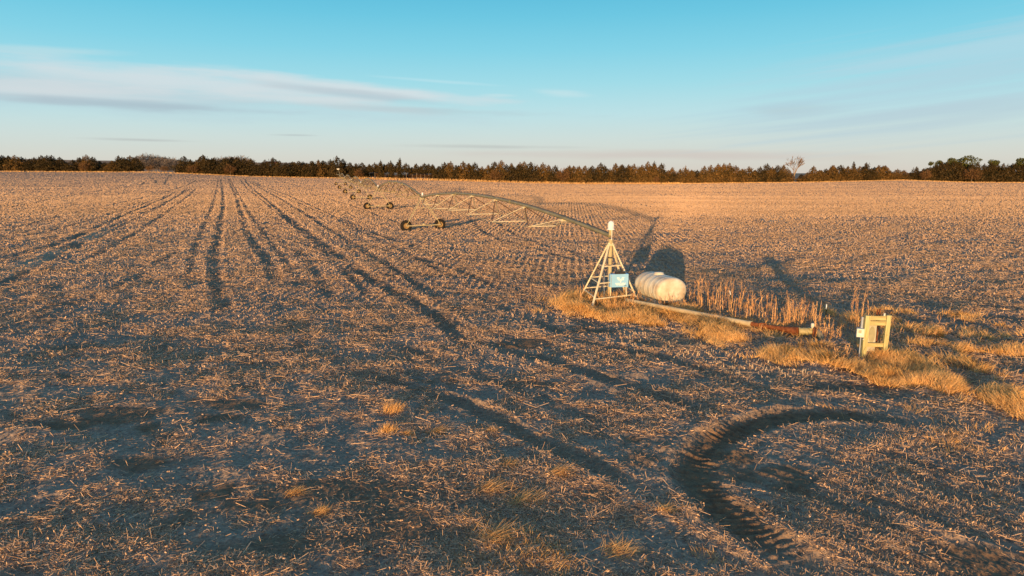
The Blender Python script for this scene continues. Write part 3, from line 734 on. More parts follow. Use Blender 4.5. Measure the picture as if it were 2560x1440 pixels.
m.box(loc(p4.lerp(p5, .6)) + Vector((0, 0, .14)), (.22, .22, .07), bev=.03); m.build('check_valve', M['flange'], wp_)
m = MB(); m.lathe([(.05, .16), (.05, .22), (.075, .23), (.07, .36), (.05, .38)], c=loc(p5) + Vector((-.03, 0, 0)), n=12); m.build('air_vent', M['boxlight'], wp_)
dd = (p5 - p4).normalized()
m = MB(); m.tube(loc(p5), loc(p5) + dd * .06, .21, n=18); m.tube(loc(p5) + dd * .09, loc(p5) + dd * .15, .21, n=18); m.build('flange', M['rust'], wp_)
m = MB(); pe = loc(p5) + dd * .15; pg = pp(2053, 853, 0.0); pg = loc(Vector((pg.x, pg.y, -.15)))
h_ = Vector((pg.x - pe.x, pg.y - pe.y, 0))
pts = [pe]
for k in range(1, 9):
    a = k / 8 * math.pi / 2; pts.append(Vector((pe.x + h_.x * math.sin(a), pe.y + h_.y * math.sin(a), pe.z - (pe.z + .15) * (1 - math.cos(a)))))
m.path(pts, .135, 16); m.build('elbow', M['elbow'], wp_)
cp = at(2085, 856); m = MB(); m.lathe([(.62, -.1), (.62, .05), (.56, .07)], n=18, sy=.9); m.box((-.45, .12, .06), (.5, .3, .05), rz=.3)
pad = m.build('well_pad', M['concrete']); pad.location = (cp[0], cp[1], gz(cp)); tag(pad, 'low grey concrete well pad where the pipe elbow enters the ground', 'concrete pad')
m = MB()
for k, (x, y, s) in enumerate([(1558, 751, .13)]):
    p = at(x, y); m.tube((p[0] - p0.x - .12, p[1] - p0.y, .18 + .06 * k), (p[0] - p0.x + .14, p[1] - p0.y + .05, .2 + .06 * k), s, n=12)
m.build('base_elbow', M['pipe'], wp_)

# ------------------------------------------------------------------ timber frame with electrical boxes
fc_ = at(2184, 896); fz = gz(fc_)
fr = empty('timber_frame', (fc_[0], fc_[1], fz), R(-4), 'weathered yellow timber post frame carrying electric boxes at the pipe end', 'timber frame')
def wbox(name, c, s, mt, parent=fr, rot=(0, 0, 0), bev=.008):
    m = MB(); m.box((0, 0, 0), s, bev=bev); o = m.build(name, mt, parent); o.location = c; o.rotation_euler = rot; return o
wbox('post', (-.38, 0, .76), (.17, .15, 1.86), M['wood'], rot=(0, R(1.2), 0)); wbox('post', (.38, 0, .77), (.16, .15, 1.88), M['wood'], rot=(0, R(1.5), 0))
wbox('crossboard', (0.0, -.03, 1.60), (.60, .05, .16), M['wood_board'], rot=(0, R(90), 0)).scale = (1, 1, 1)
for o in list(fr.children):
    if o.name.startswith('crossboard'): bpy.data.objects.remove(o)
for z_, hgt, nm in ((1.595, .17, 'crossboard'), (1.40, .17, 'crossboard'), (.56, .15, 'crossboard')):
    m = MB(); m.box((0, 0, 0), (hgt, .05, .60), bev=.006); o = m.build(nm, M['wood_board'], fr); o.location = (0.01, -.015, z_); o.rotation_euler = (0, R(90), R(0))
m = MB(); m.box((0, 0, 0), (.84, .05, .60), bev=.0); 
wbox('meter_enclosure', (-.12, .16, .86), (.36, .13, 1.16), M['boxgrey'])
m = MB(); m.lathe([(.15, 0), (.15, .012)], c=(0, 0, 0), axis=(0, -1, 0), n=28, sx=.75, sy=2.1); o = m.build('enclosure_stain', mat('stain', (.36, .33, .20), .7, var=.2), fr); o.location = (-.10, .0945, .93)
jb = wbox('junction_box', (-.60, -.06, 1.04), (.26, .20, .32), M['boxlight'], rot=(0, 0, R(-18)))
wbox('sticker', (-.02, -.103, .05), (.10, .006, .11), M['label'], jb, bev=.0); wbox('switch', (.02, -.106, -.06), (.08, .012, .03), M['white'], jb, bev=.0)
m = MB(); m.tube((-.53, .02, 1.20), (-.52, .04, 1.62), .045, n=10); m.tube((-.55, -.02, .0), (-.55, -.02, .90), .022, n=8); m.build('conduit', M['conduit'], fr)
m = MB()
m.bar((.10, .32, -.1), (.14, .34, 1.86), .05, .04); m.bar((.19, .36, -.1), (.24, .36, 1.88), .05, .04); m.build('rusty_stake', M['rust'], fr)
m = MB(); m.path([(.22, .25, -.05), (.26, .2, .7), (.18, .16, 1.35)], .022, 6); m.path([(.20, .1, .97), (.38, -.085, .96), (.47, -.02, .96)], .008, 5); m.build('wire', M['black'], fr)
m = MB(); m.tube((.26, .02, 1.66), (.26, .02, 1.78), .035, n=10); m.tube((-.48, -.06, .78), (-.44, -.09, .78), .03, n=8); m.build('bolt', M['boxlight'], fr)

# ------------------------------------------------------------------ steel fence posts with white tips
for (bx, by, dx, lab, hgt) in ((1834, 772, -.26, 'green steel post with white tip leaning among the tall weeds beside the tank', 1.08), (2063, 815, -.02, 'upright green steel post with white tip behind the pipe valve', 1.12)):
    p = at(bx, by); r = empty('steel_post', (p[0], p[1], gz(p) - .05), 0, lab, 'post')
    m = MB(); m.bar((0, 0, -.1), (dx * .8, 0, hgt * .8), .05, .012); m.bar((0, 0.0, -.1), (dx * .8, 0.0, hgt * .8), .012, .05); m.build('shaft', M['green_post'], r)
    m = MB(); m.bar((dx * .8, 0, hgt * .8), (dx, 0, hgt), .055, .03); m.build('white_tip', M['white'], r)

# ------------------------------------------------------------------ ground cover
rng = np.random.default_rng(7)
def blades(P, L, Wd, head, phi0, curl, tint, seg=3, face=None, taper=.75):
    n = len(P); h = np.stack([np.cos(head), np.sin(head)], 1)
    face = rng.uniform(0, 2 * np.pi, n) if face is None else face
    w = np.stack([np.cos(face), np.sin(face), np.zeros(n)], 1)
    V = np.zeros((n, seg + 1, 2, 3)); p = P.copy()
    for s in range(seg + 1):
        wd = (Wd * (1 - taper * s / seg) / 2)[:, None]
        V[:, s, 0] = p - w * wd; V[:, s, 1] = p + w * wd
        ph = phi0 + curl * (s + .5) / seg; st = (L / seg)
        p = p + np.concatenate([h * (np.sin(ph) * st)[:, None], (np.cos(ph) * st)[:, None]], 1)
    base = (np.arange(n) * (seg + 1) * 2)[:, None, None]
    k = np.arange(seg)[None, :, None] * 2
    Q = base + k + np.array([0, 1, 3, 2])[None, None, :]
    tn = np.repeat(tint, (seg + 1) * 2)
    return V.reshape(-1, 3), Q.reshape(-1, 4), tn
class SB:
    def __init__(s): s.V, s.Q, s.T, s.n = [], [], [], 0
    def add(s, V, Q, T): s.V.append(V); s.Q.append(Q + s.n); s.T.append(T); s.n += len(V)
    def build(s, name, material, label=None, cat=None, parent=None):
        o = mesh_np(name, np.vstack(s.V), np.vstack(s.Q), material, parent, np.concatenate(s.T))
        if label: tag(o, label, cat, kind='stuff')
        return o
def in_poly(px, py, poly):
    c = np.zeros(len(px), bool); n = len(poly)
    for i in range(n):
        x0, y0 = poly[i]; x1, y1 = poly[(i + 1) % n]
        m = ((y0 > py) != (y1 > py)); xi = (x1 - x0) * (py - y0) / (y1 - y0 + 1e-9) + x0
        c ^= m & (px < xi)
    return c
def at_flat(px, py):
    u = (px - 1280) / F; v = (720 - py) / F; dy = math.cos(PITCH) + v * math.sin(PITCH); dz = -math.sin(PITCH) + v * math.cos(PITCH)
    t_ = H / -dz; return u * t_, dy * t_
def to_px(x, y, z=0.0):
    d = y * math.cos(PITCH) - (z - H) * math.sin(PITCH); up = y * math.sin(PITCH) + (z - H) * math.cos(PITCH)
    return 1280 + F * x / d, 720 - F * up / d
def sample_poly(poly, n):
    P = np.array(poly); lo, hi = P.min(0), P.max(0)
    X_, Y_ = [], []; got = 0
    while got < n:
        a = rng.uniform(lo[0], hi[0], n); b_ = rng.uniform(lo[1], hi[1], n); m = in_poly(a, b_, poly)
        X_.append(a[m]); Y_.append(b_[m]); got += m.sum()
    return at_flat(np.concatenate(X_)[:n], np.concatenate(Y_)[:n])

GRASS_BAND = [(1420, 742), (1470, 735), (1600, 752), (1880, 815), (2000, 838), (2130, 866), (2240, 885), (2330, 920), (2450, 950), (2570, 978), (2570, 1040), (2420, 1000), (2200, 952), (2080, 922), (1900, 898), (1820, 872), (1700, 822), (1560, 808), (1480, 795), (1415, 775)]
ROUGH = [(2060, 760), (2260, 775), (2420, 790), (2580, 830), (2580, 1010), (2440, 970), (2320, 925), (2240, 880), (2120, 860), (2050, 830)]
RIGHT = [(1960, 1060), (2200, 1020), (2580, 1040), (2580, 1450), (1900, 1450), (1800, 1380), (1960, 1300), (2060, 1180)]

# crop residue: loose straw lying on the whole near field
N = 1150000
r = np.exp(rng.uniform(math.log(9.3), math.log(150), N * 2)) ** 1.0
keep = rng.random(len(r)) < np.clip((r / 40) ** .35, 0, 1); r = r[keep][:N]; N = len(r)
a = rng.uniform(-R(41), R(41), N); x = r * np.sin(a); y = r * np.cos(a)
z, bare = fields(x, y, np.full(N, .02) + r * .0026)
dens = .42 + 1.3 * vnoise(x / 4.5, y / 3.2, 100) + 1.3 * vnoise(x / 1.5, y / 1.5, 101) + 1.4 * vnoise(x / .5, y / .5, 102)
dens = dens + .45 * np.cos((x * .8 + y * .6) / .42 * 2 * np.pi) * np.clip((x - 1) / 3, 0, 1) * np.clip((23 - y) / 5, 0, 1)
keep = (rng.random(N) < np.clip(dens, .06, 1)) & (rng.random(N) > bare * 1.1)
x, y, z, r, bare = x[keep], y[keep], z[keep], r[keep], bare[keep]; N = len(x)
ppx, ppy = to_px(x, y)
rt = in_poly(ppx, ppy, RIGHT)
sc = np.clip((r / 15) ** .55, .9, 4)
kind = rng.random(N)
L = np.where(kind < .95, rng.gamma(3.0, .024, N) + .03, rng.uniform(.15, .42, N)) * np.clip(sc, 0, 2.2)
Wd = np.where(kind < .95, rng.uniform(.003, .011, N), rng.uniform(.007, .014, N)) * sc
leaf = kind < .22; L = np.where(leaf, rng.uniform(.025, .075, N) * np.clip(sc, 0, 2.2), L); Wd = np.where(leaf, rng.uniform(.012, .030, N) * sc, Wd)
clump = np.clip(vnoise(x / .42, y / .42, 111) + .7 * vnoise(x / .17, y / .17, 112) - .02, 0, 1) * np.clip(1.15 - bare, 0, 1)
elev = np.abs(rng.normal(0, .22, N)) + np.where(rng.random(N) < .07, rng.uniform(.3, 1.3, N), 0)
elev = np.where(kind > .95, np.abs(rng.normal(0, .12, N)), elev)
elev = np.where(rt & (kind < .95) & (rng.random(N) < .3), rng.uniform(.4, 1.3, N), elev); L = np.where(rt, L * .75, L); elev = np.where(kind > .95, np.abs(rng.normal(0, .10, N)), elev)
hd = rng.uniform(0, 2 * np.pi, N)
ax = np.stack([np.cos(hd) * np.cos(elev), np.sin(hd) * np.cos(elev), np.sin(elev)], 1)
tmpv = rng.normal(size=(N, 3)); wv = np.cross(ax, tmpv); wv /= np.linalg.norm(wv, axis=1)[:, None] + 1e-9
c = np.stack([x, y, z + .004 + Wd * .3 + (rng.exponential(.008, N) + clump * .13 * rng.random(N)) * np.clip(sc, 1, 2)], 1)
p1_ = c + ax * L[:, None]; wv *= (Wd / 2)[:, None]
V = np.stack([c - wv, c + wv, p1_ + wv, p1_ - wv], 1).reshape(-1, 3)
tn = np.clip(rng.normal(.55, .25, N) - bare * .2, 0, 1)
straw = mesh_np('crop_residue', V, np.arange(4 * N).reshape(-1, 4), M['straw'], tint=np.repeat(tn, 4))
tag(straw, 'loose chopped straw and stalks littering the bare soil of the field', 'straw', kind='stuff')

# stubble tufts standing over the middle distance
N1_, N2_ = 270000, 480000; N = N1_ + N2_
r = np.concatenate([rng.uniform(24 ** .5, 200 ** .5, N1_) ** 2, np.exp(rng.uniform(math.log(110), math.log(466), N2_))]); a = rng.uniform(-R(41), R(41), N); x = r * np.tan(a); y = r.copy()
ca_ = math.cos(math.atan(.085)); sa_ = math.sin(math.atan(.085)); rc = x * ca_ - y * sa_; al = x * sa_ + y * ca_
sn = (x > -16) & (r < 160) & (vnoise(x / 22, y / 22, 33) > -.2) & (rng.random(N) < .75)
rc = np.where(sn, np.round(rc / .56) * .56 + rng.normal(0, .06, N), rc); x = np.where(sn, rc * ca_ + al * sa_, x); y = np.where(sn, -rc * sa_ + al * ca_, y)
z, bare = fields(x, y, np.full(N, .02) + r * .0026)
keep = (rng.random(N) > bare * 1.5) & (rng.random(N) < np.clip(.6 + .7 * vnoise(x / 70, y / 8, 137) + 1.4 * vnoise(x / 2.2, y / 2.2, 131) + np.clip(r / 250, 0, .6), .05, 1)); x, y, z, r = x[keep], y[keep], z[keep], r[keep]; N = len(x)
sc = np.clip(r / 40, .8, 3.4); tnt = np.clip(rng.normal(.5, .24, N) * np.clip(60 / r, .35, 1) + .5 * (1 - np.clip(60 / r, .35, 1)) + .45 * vnoise(x / 60, y / 10, 138) + .3 * vnoise(x / 25, y / 3.5, 139), 0, 1)
sb = SB(); P = np.stack([x, y, z - .01], 1)
sb.add(*blades(P, rng.uniform(.05, .13, N) * sc ** .5, rng.uniform(.03, .09, N) * sc, rng.uniform(0, 6.28, N), rng.uniform(.1, .9, N), rng.uniform(0, .5, N), tnt, 1, face=rng.normal(-.25, .7, N), taper=.5))
sb.build('stubble', M['stubble'], 'short broken crop stubble standing across the field', 'stubble')

# golden matted grass along pipe and frame
sb = SB()
def grass(poly, n, Lr, hum, dens_seed, thr, tint_mu=.6):
    x, y = sample_poly(poly, n)
    lay = rng.random(n) < .55
    x = x + vnoise(y * .9, x * .9, dens_seed + 7) * 1.3 + rng.normal(0, .22, n); y = y + vnoise(x * .9, y * .9, dens_seed + 8) * 1.3 + rng.normal(0, .25, n)
    d = vnoise(x / 1.3, y / 1.3, dens_seed) + .6 * vnoise(x / .45, y / .45, dens_seed + 1)
    d = d + .5 * vnoise(x / 3, y / 2.2, dens_seed + 3); k = d > thr + .1 + rng.normal(0, .08, n)
    for q_, rad_ in ((at(2050, 851), .75), (at(2085, 858), .7), (at(2020, 838), .5), (at(1960, 838), .45), (at(1900, 822), .4)): k &= np.hypot(x - q_[0], (y - q_[1] + .3) * .8) > rad_
    x, y, d, lay = x[k], y[k], d[k], lay[k]; n = len(x)
    z = fields(x, y, np.full(n, .1))[0] + np.clip(d, 0, .5) * hum
    swirl = vnoise(x / 1.1, y / 1.1, dens_seed + 5) * 9 + rng.normal(0, .8, n)
    r = np.hypot(x, y); s = np.clip(r / 24, .8, 1.7)
    L = rng.uniform(*Lr, n)
    sb.add(*blades(np.stack([x, y, z - .02], 1), L, rng.uniform(.009, .018, n) * s, swirl, np.where(lay, rng.uniform(.7, 1.3, n), rng.uniform(.05, .7, n)), np.where(lay, rng.uniform(.1, .6, n), rng.uniform(.4, 1.2, n)), np.clip(rng.normal(tint_mu, .25, n), 0, 1), 3, face=rng.normal(-.24, .6, n)))
grass(GRASS_BAND, 90000, (.16, .48), .42, 201, -.12)
grass(ROUGH, 48000, (.14, .42), .38, 211, .0, .55)
grass([(2100, 905), (2250, 890), (2340, 925), (2230, 935)], 5000, (.25, .6), .25, 215, -.3)
grass([(1430, 742), (1540, 745), (1620, 765), (1590, 800), (1430, 785)], 12000, (.22, .55), .2, 218, -.15, .55)
grass([(1400, 745), (1450, 735), (1470, 770), (1440, 790), (1395, 770)], 5000, (.35, .7), .25, 219, -.3, .6)
grass([(1300, 745), (1420, 740), (1440, 790), (1330, 775)], 1200, (.2, .4), .1, 220, .1, .5)
grass(RIGHT, 9000, (.10, .26), .08, 231, .22, .5)
grass([(2050, 1000), (2560, 1050), (2560, 1250), (2300, 1150)], 5000, (.10, .28), .08, 241, .15, .5)
grass([(1120, 1310), (1240, 1290), (1380, 1340), (1350, 1420), (1150, 1430)], 1900, (.06, .20), .05, 251, -.1, .5)
sb.build('dry_grass', M['grass'], 'golden matted dry grass along the pipe and around the timber frame', 'dry grass')

# tall dry weeds
sb = SB()
def weeds(poly, n, hr, spread=.14, leaf=True):
    x, y = sample_poly(poly, n * 2); x = x + rng.normal(0, .3, 2 * n); y = y + rng.normal(0, .3, 2 * n)
    k = np.argsort(-(vnoise(x / .8, y / .8, 305) + .5 * vnoise(x / .3, y / .3, 306) + rng.normal(0, .12, 2 * n)))[:n]; x, y = x[k], y[k]; z = fields(x, y, np.full(n, .1))[0]
    Hh = rng.uniform(*hr, n) * (0.75 + .6 * np.clip(vnoise(x / .9, y / .9, 301) + .4, 0, 1)); hd = rng.uniform(0, 6.28, n); ph = np.abs(rng.normal(0, spread, n)); cu = rng.normal(0, .18, n)
    P = np.stack([x, y, z - .03], 1); tn = np.clip(rng.normal(.55, .25, n), 0, 1)
    sb.add(*blades(P, Hh, rng.uniform(.014, .022, n), hd, ph, cu, tn, 4, taper=.5))
    for k in range(9):
        f = rng.uniform(.25, 1.0, n); q = ph + cu * f * .5
        B = P + np.stack([np.cos(hd) * np.sin(q) * Hh * f, np.sin(hd) * np.sin(q) * Hh * f, np.cos(q) * Hh * f], 1)
        sb.add(*blades(B, rng.uniform(.08, .24, n) * Hh ** .5, rng.uniform(.010, .026, n), rng.uniform(0, 6.28, n), rng.uniform(.2, .8, n), rng.uniform(-.4, .5, n), np.clip(tn + rng.normal(0, .12, n), 0, 1), 2, taper=.6))
weeds([(1725, 760), (1800, 745), (1900, 775), (2020, 800), (2030, 842), (1900, 822), (1750, 785)], 190, (.35, 1.2))
weeds([(1725, 765), (1830, 755), (1850, 790), (1760, 785)], 30, (1.2, 1.9))
weeds([(1880, 790), (2010, 805), (2000, 835), (1890, 815)], 42, (1.0, 1.6))
weeds([(1440, 740), (1590, 755), (1600, 785), (1450, 775)], 130, (.35, .9))
weeds([(1600, 757), (1700, 768), (1720, 785), (1620, 775)], 60, (.3, .95))
weeds([(2110, 810), (2150, 800), (2160, 830), (2110, 840)], 26, (.7, 1.3)); weeds([(2140, 800), (2152, 800), (2152, 815), (2140, 815)], 6, (1.3, 1.7))
weeds([(2065, 830), (2095, 830), (2100, 855), (2070, 855)], 30, (.4, .95)); weeds([(2020, 800), (2040, 800), (2040, 825), (2020, 825)], 14, (.5, 1.0))
weeds([(2240, 800), (2400, 810), (2400, 860), (2260, 850)], 60, (.15, .45)); weeds([(2120, 880), (2150, 900), (2100, 925), (2080, 900)], 20, (.3, .7), .5)
sb.build('tall_weeds', M['weed'], 'tall reddish brown dry weeds thick behind the supply pipe and under the tower', 'weeds')

# short corn stubs beside the grass band
sb = SB(); n = 260
x, y = sample_poly([(1560, 835), (1690, 850), (1800, 880), (1950, 915), (2090, 930), (2010, 950), (1850, 945), (1700, 915), (1570, 880)], n)
x = np.round(x / .38) * .38 + rng.normal(0, .05, n); z = fields(x, y, np.full(n, .05))[0]
P = np.stack([x, y, z - .02], 1); hd = rng.uniform(0, 6.28, n); tn = rng.uniform(.4, 1, n); Ls = rng.uniform(.08, .18, n)
for f in (0, 1.57): sb.add(*blades(P, Ls, rng.uniform(.018, .028, n), hd, rng.uniform(0, .35, n) * 0 + .18, rng.uniform(-.1, .1, n), tn, 1, face=np.full(n, f), taper=.2))
sb.build('corn_stubs', M['stub'], 'pale cut corn stalk stubs standing in front of the grass band', 'stubble')

# single straw tufts that stand out in the foreground
TUFT = [(982, 1028, .30, 'upright orange grass tuft standing alone in the field, before the dark furrow'), (968, 1082, .24, 'low flattened pale tuft just in front of the upright orange tuft'),
        (1015, 1086, .20, 'small flattened tuft at the tip of the low pale one'), (1090, 1076, .28, 'round orange tuft right of the flattened pair'), (1225, 1080, .20, 'small pale tuft on rough straw beyond the round orange one'),
        (1220, 1218, .34, 'bright combed-over straw tuft beside the big matted one'), (1305, 1245, .40, 'big matted straw tuft lying over near the bottom centre'), (1395, 1188, .30, 'thick golden straw bundle above the big matted tuft'),
        (1265, 1160, .26, 'loose thin straw tuft below the golden bundle'), (735, 1232, .22, 'small pale tuft alone on dark soil left of centre'), (1540, 1375, .34, 'spreading yellow tuft at the bottom edge beside the ruts'),
        (1660, 1272, .24, 'thin pale tuft at the left edge of the tractor rut'), (800, 1278, .22, 'low scattered tuft under the small pale one on dark soil'), (1230, 1345, .42, 'widest golden straw mat at the bottom centre')]
for px, py, s, lab in TUFT:
    p = at(px, py); n = int(150 + 380 * s); sbb = SB()
    x = rng.normal(0, s * .55, n); y = rng.normal(0, s * .40, n); up = 'upright' in lab
    P = np.stack([x, y, fields(x + p[0], y + p[1], np.full(n, .05))[0] - gz(p) - .01 + .1 * np.exp(-(x * x + y * y) / (s * s * .3)) * rng.random(n)], 1)
    sbb.add(*blades(P, rng.uniform(.5, 1.15, n) * s, rng.uniform(.007, .014, n), rng.normal(-.4, 1.0, n), rng.uniform(.1, .7, n) if up else rng.uniform(.8, 1.45, n), rng.uniform(.1, .5, n) if up else rng.uniform(.0, .5, n), np.clip(rng.normal(.55, .22, n), 0, 1), 3))
    o = mesh_np('straw_tuft', np.vstack(sbb.V), np.vstack(sbb.Q), M['grass'], None, np.concatenate(sbb.T)); o.location = (p[0], p[1], gz(p))
    tag(o, lab, 'straw tuft', 'straw tufts lying on the near field')

# ------------------------------------------------------------------ trees
rt_ = np.random.default_rng(23)
def cards(C, S, tint, rg, flat=0.0):
    n = len(C); a = rg.normal(size=(n, 3)); a /= np.linalg.norm(a, axis=1)[:, None]
    b_ = np.cross(a, rg.normal(size=(n, 3))); b_ /= np.linalg.norm(b_, axis=1)[:, None]
    a = a * S[:, None] * .5; b_ = b_ * S[:, None] * .5 * rg.uniform(.5, 1, n)[:, None]
    V = np.stack([C - a, C + b_ * .8, C + a, C - b_], 1).reshape(-1, 3)
    return V, np.arange(4 * n).reshape(-1, 4), np.repeat(tint, 4)
def new_mesh(o):
    me = o.data; bpy.data.objects.remove(o); return me
def cedar_mesh(seed, base=.02, rad=.30, n=1900, spire=1.0, spiky=.5, material='cedar'):
    """unit-height crown"""
    rg = np.random.default_rng(seed)
    h = base + (1 - base) * (1 - np.sqrt(rg.random(n) * .98 + .0)) * 1.0
    h = np.where(rg.random(n) < .25, base + (1 - base) * rg.random(n), h)
    q = (h - base) / (1 - base)
    prof = np.interp(q, [0, .08, .25, .5, .75, .9, 1], [.82, 1.0, .98, .80, .46, .22, .03])
    a = rg.uniform(0, 2 * np.pi, n)
    lump = 1 + spiky * (vnoise(a * 1.3 + seed * 7.3, q * 7, seed) * 1.4 + vnoise(a * 3.1 + seed, q * 13, seed + 3) * .8)
    rho = rad * prof * lump * (rg.random(n) ** .35)
    C = np.stack([rho * np.cos(a), rho * np.sin(a), h + rg.normal(0, .012, n) + rho * .12], 1)
    S = rg.uniform(.045, .09, n) * np.interp(q, [0, .8, 1], [1.15, .8, .5])
    V, Q, T = cards(C, S, np.clip(.5 + vnoise(a * 2, q * 9, seed + 9) * .9 + rg.normal(0, .2, n), 0, 1), rg)
    for _ in range(5):
        aa = rg.uniform(0, 6.28); rr0 = rad * rg.uniform(.15, .62); z1 = np.interp(rr0 / rad, [0, .5, .7], [.98, .93, .82]) + rg.uniform(-.03, .07); kk = 34
        f = rg.random(kk); Cc = np.stack([rr0 * math.cos(aa) + rg.normal(0, .05, kk) * (1 - f), rr0 * math.sin(aa) + rg.normal(0, .05, kk) * (1 - f), z1 - .24 * (1 - f)], 1)
        v_, q_, t_ = cards(Cc, .055 - .03 * f, np.clip(rg.normal(.45, .2, kk), 0, 1), rg); Q = np.vstack([Q, q_ + len(V)]); V = np.vstack([V, v_]); T = np.concatenate([T, t_])
    k = int(10 * spire); zc = np.linspace(.94, 1.02, k); V2, Q2, T2 = cards(np.stack([rg.normal(0, .006, k), rg.normal(0, .006, k), zc], 1), np.full(k, .028), np.full(k, .5), rg)
    return new_mesh(mesh_np('crown', np.vstack([V, V2]), np.vstack([Q, Q2 + len(V)]), M[material], None, np.concatenate([T, T2])))
def trunk_mesh(top, r0, material, seed=0, limbs=4):
    m = MB(); rg = random.Random(seed)
    m.path([(0, 0, -.02), (rg.uniform(-.01, .01), rg.uniform(-.01, .01), top * .5), (0, 0, top)], [r0, r0 * .7, r0 * .25], 6)
    for k in range(limbs):
        z_ = top * rg.uniform(.35, .8); a = rg.uniform(0, 6.28); m.tube((0, 0, z_), (.13 * math.cos(a), .13 * math.sin(a), z_ + .05), r0 * .35, r0 * .1, n=4)
    return new_mesh(m.build('trunk', M[material]))
CED = {k: [cedar_mesh(s, material=k, rad=.34 + .05 * (s % 3), spiky=.45 + .1 * (s % 4)) for s in range(o, o + 6)] for k, o in (('cedar', 1), ('cedar_rust', 11))}
SPIRE = [cedar_mesh(s, rad=.17, n=700, spiky=.6) for s in (31, 32)]
HIGH = [cedar_mesh(s, base=.42, rad=.26, n=800, spiky=.7) for s in (41, 42, 43)]
TRK = [trunk_mesh(.9, .018, 'bark', s) for s in range(3)]; TRKP = [trunk_mesh(.85, .016, 'pale_bark', s, 6) for s in range(3)]
def tree(name, crown, trunk, px, ytop, D, label, cat, group, wide=1.0, yaw=None):
    u = (px - 1280) / F / math.cos(PITCH) * .995
    x = u * D; zb = float(ground(x, D)[0]); h = 7 + (430 - ytop) * D / F - zb
    e = empty(name, (x, D, zb - .1), rt_.uniform(0, 6.28) if yaw is None else yaw, label, cat, group)
    e.scale = (h * wide, h * wide, h)
    for nm, me in (('trunk', trunk), ('crown', crown)):
        o = bpy.data.objects.new(nm, me); COL.objects.link(o); o.parent = e
    return e
TOPX = np.array([-80, 0, 10, 30, 60, 100, 130, 165, 190, 212, 225, 260, 288, 320, 350, 368, 372, 470, 480, 500, 530, 560, 600, 650, 690, 720, 760, 800, 822, 830, 850, 866, 885, 910, 940, 960, 985, 1010, 1035, 1050, 1080, 1110, 1140, 1180, 1220, 1250, 1290, 1330, 1380, 1402, 1412, 1430, 1500, 1560, 1620, 1650, 1680, 1700, 1740, 1790, 1830, 1850, 1870, 1930, 1962, 1976, 1990, 2050, 2100, 2150, 2195, 2215, 2240, 2262, 2300, 2350, 2400, 2450, 2500, 2560, 2640])
TOPY = np.array([388, 387, 385, 392, 395, 399, 393, 393, 401, 404, 392, 397, 404, 397, 394, 398, 416, 416, 398, 400, 396, 403, 400, 405, 403, 399, 404, 408, 405, 398, 395, 398, 404, 408, 406, 404, 405, 402, 414, 409, 411, 410, 408, 407, 408, 405, 406, 410, 411, 424, 424, 413, 412, 413, 408, 413, 422, 424, 422, 412, 415, 424, 416, 411, 424, 428, 424, 412, 410, 411, 412, 423, 423, 415, 405, 400, 404, 404, 403, 405, 406])
SEG = [(-200, 366, 'cedar', 'dark cedar in the row left of the hazy bare grove', 'cedars left of the bare grove'),
       (470, 815, 'cedar', 'brown green cedar in the row between the bare grove and the far arm end', 'cedars between grove and far arm end'),
       (815, 925, 'cedar', 'dark cedar in the clump directly behind the far end of the irrigation arm', 'cedars behind the arm end'),
       (1095, 1408, 'cedar_rust', 'bronze cedar in the dense row right of the bare trunked trees', 'cedars right of the bare trunks'),
       (1408, 1690, 'cedar_rust', 'bronze cedar in the row behind the white dome, between two sky notches', 'cedars between the two notches'),
       (1690, 1976, 'cedar_rust', 'low bronze cedar in the row left of the tall pale bare tree', 'cedars left of the tall bare tree'),
       (1976, 2235, 'cedar_rust', 'bronze cedar in the even row right of the tall pale bare tree', 'cedars right of the tall bare tree'),
       (2235, 2700, 'cedar', 'dark cedar in the tall clump under the round topped pines', 'cedars under the round pines')]
for row in range(2):
    px = -70.0 + 9 * row
    while px < 2640:
        seg = next((s for s in SEG if s[0] <= px < s[1]), None)
        if seg and not (1956 < px < 1986) and not (1397 < px < 1407):
            yt = np.interp(px, TOPX, TOPY) - 4 - (3 if px < 820 else 0) + (7 if px > 2250 else 0) + rt_.choice([0, 3, 6, 9, 13]) * (1.0 if row == 0 else 1.2) + (3 if row else 0)
            if rt_.random() < .10: yt -= 4
            D = 457 + rt_.uniform(-4, 4) + row * 9
            yb = np.interp(px, EDGE_X, EDGE_YB)
            kind = seg[2] if rt_.random() < (.9 if seg[2] == 'cedar' else .7) else ('cedar' if seg[2] == 'cedar_rust' else 'cedar_rust')
            w = min(1.5, max(.75, 44 / max(yb - yt, 20))) * rt_.uniform(.88, 1.2)
            tree('cedar_tree', CED[kind][rt_.integers(6)], TRK[rt_.integers(3)], px, yt, D, seg[3], 'cedar', seg[4], w)
        px += rt_.uniform(12, 18) if row == 0 else rt_.uniform(20, 30)
# thin spires that stick out
for px, yt, lab in [(1007, 395, 'slender dark spire cedar rising above the bare trunked trees'), (985, 402, 'shorter thin cedar just left of the slender spire'), (960, 400, 'thin cedar second to the left of the slender spire'), (1627, 403, 'single pointed cedar tip rising behind the white dome of the tower'), (2113, 405, 'thin pointed cedar standing out of the even bronze row'), (12, 379, 'thin pointed cedar at the left picture edge'), (530, 390, 'thin pointed cedar just right of the hazy bare grove')]:
    tree('spire_cedar', SPIRE[rt_.integers(2)], TRK[0], px, yt, 456, lab, 'cedar', None, .9)
